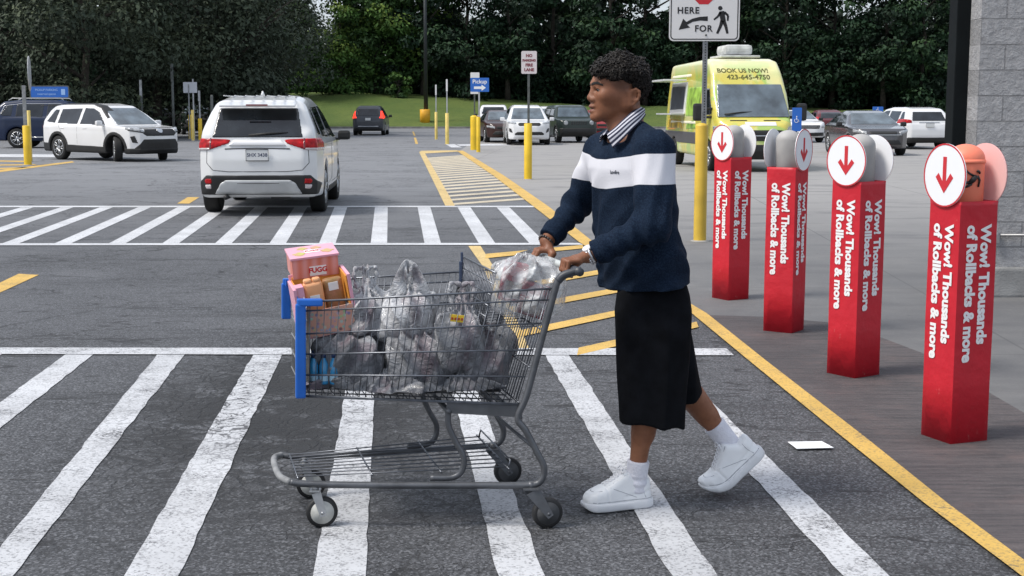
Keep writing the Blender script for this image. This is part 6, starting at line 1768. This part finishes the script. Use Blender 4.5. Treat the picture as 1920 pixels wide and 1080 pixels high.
# ---- sweater
st = [(258, 1181, 40), (272, 1181, 56), (290, 1182, 70), (315, 1184, 76), (350, 1185, 77), (400, 1190, 79), (450, 1197, 83), (500, 1205, 87), (545, 1212, 89)]
zs_ = np.array([P(1190, a, YM)[2] for a, _, _ in st])[::-1]; cx_ = np.array([P(b, a, YM)[0] for a, b, _ in st])[::-1]; hb_ = np.array([c_ / 490 / .773 for _, _, c_ in st])[::-1]
ZHEM = float(P(1205, 536, YM)[2])
def torso_f(x, y, z, grow=0.):
    zz = np.clip(z, zs_[0] - .3, zs_[-1]); cx = np.interp(zz, zs_, cx_); b = np.interp(zz, zs_, hb_) + grow; a = b * .68
    X, Y_ = x - cx, y - YM
    f, l = X * FT[0] + Y_ * FT[1], X * LT[0] + Y_ * LT[1]
    d = np.sqrt((f / a) ** 2 + (l / b) ** 2 + 1e-9)
    return smax((d - 1) * a * .9, (z - zs_[-1] + .01) * .9, .03)
DL, DR = (WL - EL) / np.linalg.norm(WL - EL), (WR - ER) / np.linalg.norm(WR - ER)
def wrinkle(x, y, z, seed, amp, dirn, fr):
    s_ = x * dirn[0] + y * dirn[1] + z * dirn[2]
    n_ = vnoise(x, y, z, seed, 2, 9.)
    return amp * np.abs(np.sin(s_ * fr + 3.2 * n_)) ** 1.5 * np.clip(.55 + .6 * vnoise(x, y, z, seed + 3, 2, 7.), 0, 1.3)
def arm_f(x, y, z, S_, E_, W_, D_, rs, seed):
    up = cone(x, y, z, S_, E_, rs[0], rs[1]); fo = cone(x, y, z, E_, W_ - D_ * .012, rs[2], rs[3])
    fo = smin(fo, cone(x, y, z, W_ - D_ * .055, W_ - D_ * .022, rs[3] * 1.22, rs[3] * 1.16), .012)
    d = smin(up, fo, .03)
    ud = (E_ - S_) / np.linalg.norm(E_ - S_)
    d = d + wrinkle(x, y, z, seed, .015, D_ + .3 * ZAX, 62.) * np.clip(1.2 - np.abs((x - E_[0]) ** 2 + (y - E_[1]) ** 2 + (z - E_[2]) ** 2) / .03, .35, 1)
    return smax(d, (x - W_[0]) * D_[0] + (y - W_[1]) * D_[1] + (z - W_[2]) * D_[2] + .016, .006)
def sweater_f(x, y, z):
    t_ = torso_f(x, y, z)
    sh = np.minimum(cone(x, y, z, NB + (.014, 0, .004) + LT * .045, SL, .050, .074), cone(x, y, z, NB + (.0, 0, -.012) - LT * .05, SR, .050, .074))
    t_ = smin(t_, sh, .04)
    hem = np.clip((ZHEM + .30 - z) / .30, 0, 1)
    t_ = t_ + wrinkle(x, y, z, 3, .020, .9 * LT + .5 * FT + .12 * ZAX, 34.) * (.1 + .9 * hem) + .004 * vnoise(x, y, z, 8, 2, 18.)
    t_ = t_ + wrinkle(x, y, z, 14, .017, .55 * LT - .8 * ZAX, 40.) * np.clip((NB[2] - .12 - z) / .1, 0, 1)
    t_ = smax(t_, ZHEM - z + .012 * (x - .5) * 0 + (x - float(PEL[0])) * .09, .003)
    a = arm_f(x, y, z, SL, EL, WL, DL, (.080, .071, .068, .043), 21); b = arm_f(x, y, z, SR, ER, WR, DR, (.074, .060, .057, .040), 31)
    t_ = smin(t_, cone(x, y, z, NB + (.016, .0, -.03), NB + (.016, 0, -.010), .062, .056), .03)
    d = smin(t_, a, .007); d = smin(d, b, .009)
    return smax(d, -cone(x, y, z, NB + (0, 0, .012), NB + (0, 0, .12), .044, .072), .012) * .85
V, Q = sdf_mesh(sweater_f, [P(1000, 400, YM)[0] - .05, YM - .36, ZHEM - .06], [P(1310, 400, YM)[0] + .05, YM + .42, NB[2] + .08], .0055, slack=.02)
t = NT('sweater_knit')
band = t.ramp(t.attr('band')[2], -.001, .001)
n1, n2 = t.noise(190, 3, .7), t.noise(14, 5, .6)
nav = t.mix(t.ramp(n2, .3, .7), (.0035, .0085, .020), (.0065, .014, .030)); nav = t.mix(t.ramp(n1, .45, .6, 0, .75), nav, (.014, .027, .052))
c = t.mix(band, nav, (.62, .62, .66))
t.col(c); t.rough(.9); t.b.inputs['Specular IOR Level'].default_value = .12
t.bump(n1, .35, .003)
sw = mesh_obj('sweater', V, Q, t.m, man)
sdist = np.abs((V[:, 0] - NB[0]) * LT[0] + (V[:, 1] - NB[1]) * LT[1])
zm = 1.262 + .13 * np.clip(sdist - .03, 0, .2)
float_attr(sw, 'band', .054 - np.abs(V[:, 2] - zm))
# small chest lettering, laid on the knit
v, f = text_mesh('bonfire', .021, bold=.0002, depth=.0006)
o_ = P(1152, 323, YM - .12); D0 = np.array([0, 1., 0])
pos = o_ + v[:, :1] * LT + v[:, 1:2] * (ZAX - .12 * LT)
for i, q in enumerate(pos):
    k = np.arange(-.12, .16, .002); r = sweater_f(q[0] + 0 * k, q[1] + k, q[2] + 0 * k); j = np.argmax(r < 0); pos[i] = q + D0 * (k[j] - .0025)
MB().add(pos, f).build('lettering', mat('navy_thread', (.02, .03, .06), .7), sw)
# ---- striped collar
T = [P(1139, 249, YM - .085), P(1153, 238, YM - .10), P(1170, 222, YM - .085), P(1187, 207, YM - .052), P(1197, 199, YM + .01), P(1189, 203, YM + .06), P(1168, 217, YM + .075), P(1150, 234, YM + .03), P(1137, 250, YM - .06)]
Bt = [P(1149, 278, YM - .125), P(1169, 259, YM - .135), P(1187, 241, YM - .12), P(1203, 226, YM - .075), P(1211, 214, YM + .015), P(1197, 220, YM + .085), P(1168, 238, YM + .115), P(1140, 252, YM + .08), P(1123, 267, YM - .02)]
Tp, Bp = smooth_path(T), smooth_path(Bt); k = len(Tp); nr = 9; V = []; rowt = []
for a, b in zip(Tp, Bp):
    for j in range(nr):
        s_ = j / (nr - 1); p = lerp(a, b, s_); out = p - (NB + (0, 0, .03)); out[2] = 0; out /= np.linalg.norm(out) + 1e-9
        V.append(p + out * .012 * math.sin(math.pi * min(1, s_ * 1.2)) + ZAX * .004 * math.sin(math.pi * s_)); rowt.append(s_)
Fq = [(i * nr + j, i * nr + j + 1, (i + 1) * nr + j + 1, (i + 1) * nr + j) for i in range(k - 1) for j in range(nr - 1)]
t = NT('striped_cloth')
ph = t.math('FRACT', t.math('MULTIPLY', t.attr('row')[2], 4.4))
c = t.mix(t.math('GREATER_THAN', ph, .55), (.022, .026, .055), (.55, .55, .60)); t.col(c); t.rough(.85)
co = mesh_obj('collar', V, np.array(Fq), t.m, man); float_attr(co, 'row', rowt)
sm_ = co.modifiers.new('cloth', 'SOLIDIFY'); sm_.thickness = .003
mb = MB(); mb.tube(smooth_path([P(1140, 250, YM - .083), P(1143, 262, YM - .10), P(1147, 276, YM - .117)]), .003, 5)
# ---- shorts
KNW = np.array([0, 0, 1.])
def shorts_f(x, y, z):
    za = float(P(1210, 525, YM)[2]); zh = float(P(1215, 797, YF)[2])
    # front leg: a wide straight tube
    tt = np.clip((za - z) / (za - zh), 0, 1.1)
    cx = P(1222, 540, YM)[0] + (P(1221, 800, YF)[0] - P(1222, 540, YM)[0]) * tt; cy = (YM - .045) + (YF + .01 - (YM - .045)) * tt
    ax_ = np.interp(tt, [-.02, .09, .2, .45, .8, 1.1], [.120, .138, .146, .139, .130, .126]); ay_ = np.interp(tt, [0, .3, 1.1], [.095, .135, .115])
    d = ((np.abs((x - cx) / ax_) ** 2.4 + np.abs((y - cy) / ay_) ** 2.4 + 1e-9) ** (1 / 2.4) - 1) * .11
    d = smax(d, zh - z - (x - P(1221, 800, YF)[0]) * .13, .006)
    # rear leg swinging back
    a, b = P(1222, 560, YM + .08), P(1281, 752, YR - .02); ab = (b - a) / np.linalg.norm(b - a)
    e = cone(x, y, z, a, b + ab * .1, .120, .090)
    e = smax(e, (x - b[0]) * ab[0] + (y - b[1]) * ab[1] + (z - b[2]) * ab[2] * 1.05, .006)
    d = smin(d, e, .018); d = smax(d, z - za, .01)
    s_ = x * .96 + y * .3
    d = d + .011 * np.abs(np.sin(s_ * 24 + 2.6 * vnoise(x, y, z * .35, 6, 2, 5.))) * np.clip(tt + .15, 0, 1) + .004 * vnoise(x, y, z, 4, 2, 14.)
    return d * .8
V, Q = sdf_mesh(shorts_f, [P(1130, 600, YM)[0], YM - .3, float(P(1210, 815, YF)[2]) - .05], [P(1340, 600, YM)[0], YM + .34, float(P(1210, 520, YM)[2])], .0065, slack=.02)
mesh_obj('shorts', V, Q, mat('black_cloth', (.0042, .0048, .0065), .9, var=.35, scale=16, bump=.3, bscale=300, spec=.1, bdist=.003), man)
# ---- socks
SOCK = mat('white_sock', (.68, .68, .74), .9, bump=.5, bscale=160, var=.05, scale=30)
def sock(a, b, ra, rb, fo):
    d = (b - a) / np.linalg.norm(b - a)
    def f(x, y, z):
        q = cone(x, y, z, a, b + d * .05, ra, rb)
        q = smin(q, cone(x, y, z, a, a + fo, ra * .95, .024), .02)
        s_ = (x - a[0]) * d[0] + (y - a[1]) * d[1] + (z - a[2]) * d[2]
        q = q + .0025 * np.sin(s_ * 190 + 1.5 * vnoise(x, y, z, 2, 2, 25.)) * (s_ < .05)
        return smax(q, (x - b[0]) * d[0] + (y - b[1]) * d[1] + (z - b[2]) * d[2], .004) * .85
    sdf_obj('sock', f, np.minimum(a, b) - .10, np.maximum(a, b) + .10, .004, SOCK, man, slack=.01)
sock(P(1192, 912, YF + .03), P(1197, 863, YF + .025), .037, .0455, np.array([-.035, -.010, -.03])); sock(P(1386, 853, YR + .02), P(1338, 796, YR + .008), .038, .0470, np.array([-.04, -.01, -.06]))
# ---- sneakers
SHOE = mat('white_leather', (.79, .80, .81), .45, var=.05, scale=9, bump=.25, bscale=14, bdist=.004); SOLE = mat('white_sole', (.66, .67, .69), .6, var=.06, scale=12); LACE = mat('white_lace', (.74, .74, .76), .8)
SIDE = [(.142, .030), (.136, .016), (.112, .004), (.07, 0), (-.118, 0), (-.132, .008), (-.136, .035), (-.132, .092), (-.124, .100), (-.10, .092), (-.075, .090), (-.05, .108), (-.032, .124), (-.018, .120), (.03, .092), (.08, .070), (.12, .058), (.140, .046)]
PLAN = [(.146, -1), (.143, .014), (.130, .035), (.10, .050), (.05, .052), (0, .046), (-.06, .044), (-.10, .043), (-.126, .030), (-.137, .012), (-.139, -1)]
def sneaker(o, F_, U_, flex):
    L_ = np.cross(U_, F_); F_, U_ = np.asarray(F_, float), np.asarray(U_, float)
    def fr(x, y, z):
        X, Y_, Z = x - o[0], y - o[1], z - o[2]
        u = X * F_[0] + Y_ * F_[1] + Z * F_[2]; w = X * U_[0] + Y_ * U_[1] + Z * U_[2]; v = X * L_[0] + Y_ * L_[1] + Z * L_[2]
        w = (w - flex * np.maximum(u - .045, 0) ** 2 * 6) / 1.16
        return u, v, w
    def up(x, y, z):
        u, v, w = fr(x, y, z)
        d = smax(poly2(SIDE, u, w), poly2(PLAN, u, np.abs(v)) + np.clip(w - .03, 0, 1) * .11, .022)
        d = smax(d, .014 - w, .004)
        # toe cap stitch line, eyestay edge and lace gap
        d = d + .003 * np.exp(-((u - .070 + .35 * np.abs(v)) / .004) ** 2) + .003 * np.exp(-((w - .058 + .12 * (u + .13)) / .0035) ** 2) * (u < -.01) + .003 * np.exp(-((np.abs(v) - .026) / .004) ** 2) * (u > -.03) * (u < .06) * (w > .05)
        d = d - .002 * (np.abs(v) < .026) * (u > -.03) * (u < .055) * (w > .05)
        return d * .8
    def so(x, y, z):
        u, v, w = fr(x, y, z)
        d = smax(poly2(PLAN, u, np.abs(v)) - .004 - .003 * np.sin(np.clip(w / .03, 0, 1) * 3.14), np.maximum(w - .028 - .003 * (u < -.05), -w), .005)
        return smax(d, poly2(SIDE, u, np.clip(w, .0, .035)) - .004, .006) * .8
    ext = .19
    s_ = thing_part = sdf_obj('sneaker', up, o - ext, o + ext, .0042, SHOE, man, slack=.006)
    sdf_obj('sole', so, o - ext, o + ext, .0042, SOLE, s_, slack=.006)
    mb = MB()
    def at_(u, v, h):
        # drop onto the upper from above
        k = np.arange(.18, 0, -.002); base = o + F_ * u + L_ * v
        q = base[None] + U_[None] * (k[:, None] + flex * max(u - .045, 0) ** 2 * 6); r = up(q[:, 0], q[:, 1], q[:, 2]); j = np.argmax(r < 0); return q[j] + U_ * h
    for i in range(6):
        u = -.012 + .0125 * i; vv = .021 - .001 * i
        mb.tube([at_(u - .004, -vv, .0012), at_(u, -vv * .4, .004), at_(u + .003, vv * .4, .004), at_(u + .007, vv, .0012)], .0032, 6)
        mb.tube([at_(u + .007, -vv, .001), at_(u + .003, 0, .003), at_(u - .003, vv, .001)], .0028, 6)
    p = at_(-.018, 0, .006)
    for sd in (-1, 1): mb.tube(smooth_path([p, p + L_ * sd * .02 + U_ * .010, p + L_ * sd * .032 + F_ * .008 - U_ * .004, p + L_ * sd * .014 + F_ * .012, p]), .0028, 6)
    mb.build('laces', LACE, s_)
    SEAM = mat('shoe_seam', (.34, .35, .38), .8); mb = MB()
    arc = [at_(.062 + .045 * math.cos(q * 1.25), .040 * math.sin(q * 1.25), .0005) for q in np.linspace(-1, 1, 11)]; mb.tube(arc, .0016, 5)
    for sd in (-1, 1):
        mb.tube([at_(u, sd * .028, .0004) for u in np.linspace(-.03, .058, 8)], .0015, 5)
        def side_(u, w):
            k = np.arange(.075, 0, -.0015); base = o + F_ * u + U_ * (w * 1.16 + flex * 1.16 * max(u - .045, 0) ** 2 * 6); q = base[None] + L_[None] * sd * k[:, None]; r = up(q[:, 0], q[:, 1], q[:, 2]); j = np.argmax(r < 0); return q[j] + L_ * sd * .0004
        mb.tube([side_(u, .033 + .0 * u) for u in np.linspace(-.125, .115, 22)], .0017, 5)
        mb.tube([side_(u, .040 + .36 * (u + .06)) for u in np.linspace(-.06, .045, 9)], .0013, 5)
        mb.tube([side_(-.098 + .012 * math.sin(q * 2), .036 + .05 * q) for q in np.linspace(0, 1, 7)], .0013, 5)
    mb.build('seam', SEAM, s_)
gl = G(1158, 953); a = math.radians(17)
sneaker(np.array([gl[0] - .0, gl[1], .0035]), np.array([-math.cos(a), -math.sin(a), 0]), ZAX, .0)
pt = math.radians(41); a = math.radians(10)
F_ = np.array([-math.cos(pt) * math.cos(a), -math.cos(pt) * math.sin(a), -math.sin(pt)]); U_ = np.array([-math.sin(pt) * math.cos(a), -math.sin(pt) * math.sin(a), math.cos(pt)])
toe = G(1342, 929) + (0, 0, .004)
sneaker(toe - F_ * .118 + U_ * (-.004), F_, U_, .9)
# ---- watch and bead bracelet
def ring(c, d, R, r, n, beads):
    d = d / np.linalg.norm(d); e1 = np.cross(d, ZAX); e1 /= np.linalg.norm(e1); e2 = np.cross(d, e1); mb = MB()
    if beads:
        for k in range(n):
            a = 2 * math.pi * k / n; q = c + R * (math.cos(a) * e1 + math.sin(a) * e2); mb.lathe([(.001, -r), (r * .8, -r * .6), (r, 0), (r * .8, r * .6), (.001, r)], 8, c=q)
    else: mb.tube([c + R * (math.cos(a) * e1 + math.sin(a) * e2) for a in np.linspace(0, 2 * math.pi, 28, endpoint=False)], r, 8, closed=True)
    return mb, e1, e2
STEELB = mat('bright_steel', (.62, .62, .64), .25, metal=.8, var=.2, scale=90)
wt = None
mb, e1, e2 = ring(WL - DL * .006, DL, .031, .006, 20, False); mb2, _, _ = ring(WL - DL * -.005, DL, .030, .0055, 22, True)
mb.v += mb2.v; off = sum(len(q) for q in mb.v[:-len(mb2.v)]); mb.f += [tuple(i + off for i in q) for q in mb2.f]; mb.sm += mb2.sm
wt = mb.build('watch_strap', STEELB, man)
c = WL - DL * .004 + ZAX * .028 - LT * -.012
mb = MB(); n_ = c - WL; n_ -= DL * (n_ @ DL); n_ /= np.linalg.norm(n_); x1 = np.cross(n_, DL); mb.lathe([(.017, -.004), (.0185, 0), (.0175, .005), (.015, .006)], 24, M=np.stack([DL, -x1, n_], 1), c=WL - DL * .002 + n_ * .031); mb.build('watch_face', mat('pale_dial', (.75, .75, .77), .2, coat=.6), wt)
mb, _, _ = ring(WR + DR * .004, DR, .0295, .0058, 18, True); mb.build('bead_bracelet', mat('dark_bead', (.05, .035, .03), .35, var=.9, scale=120), man)
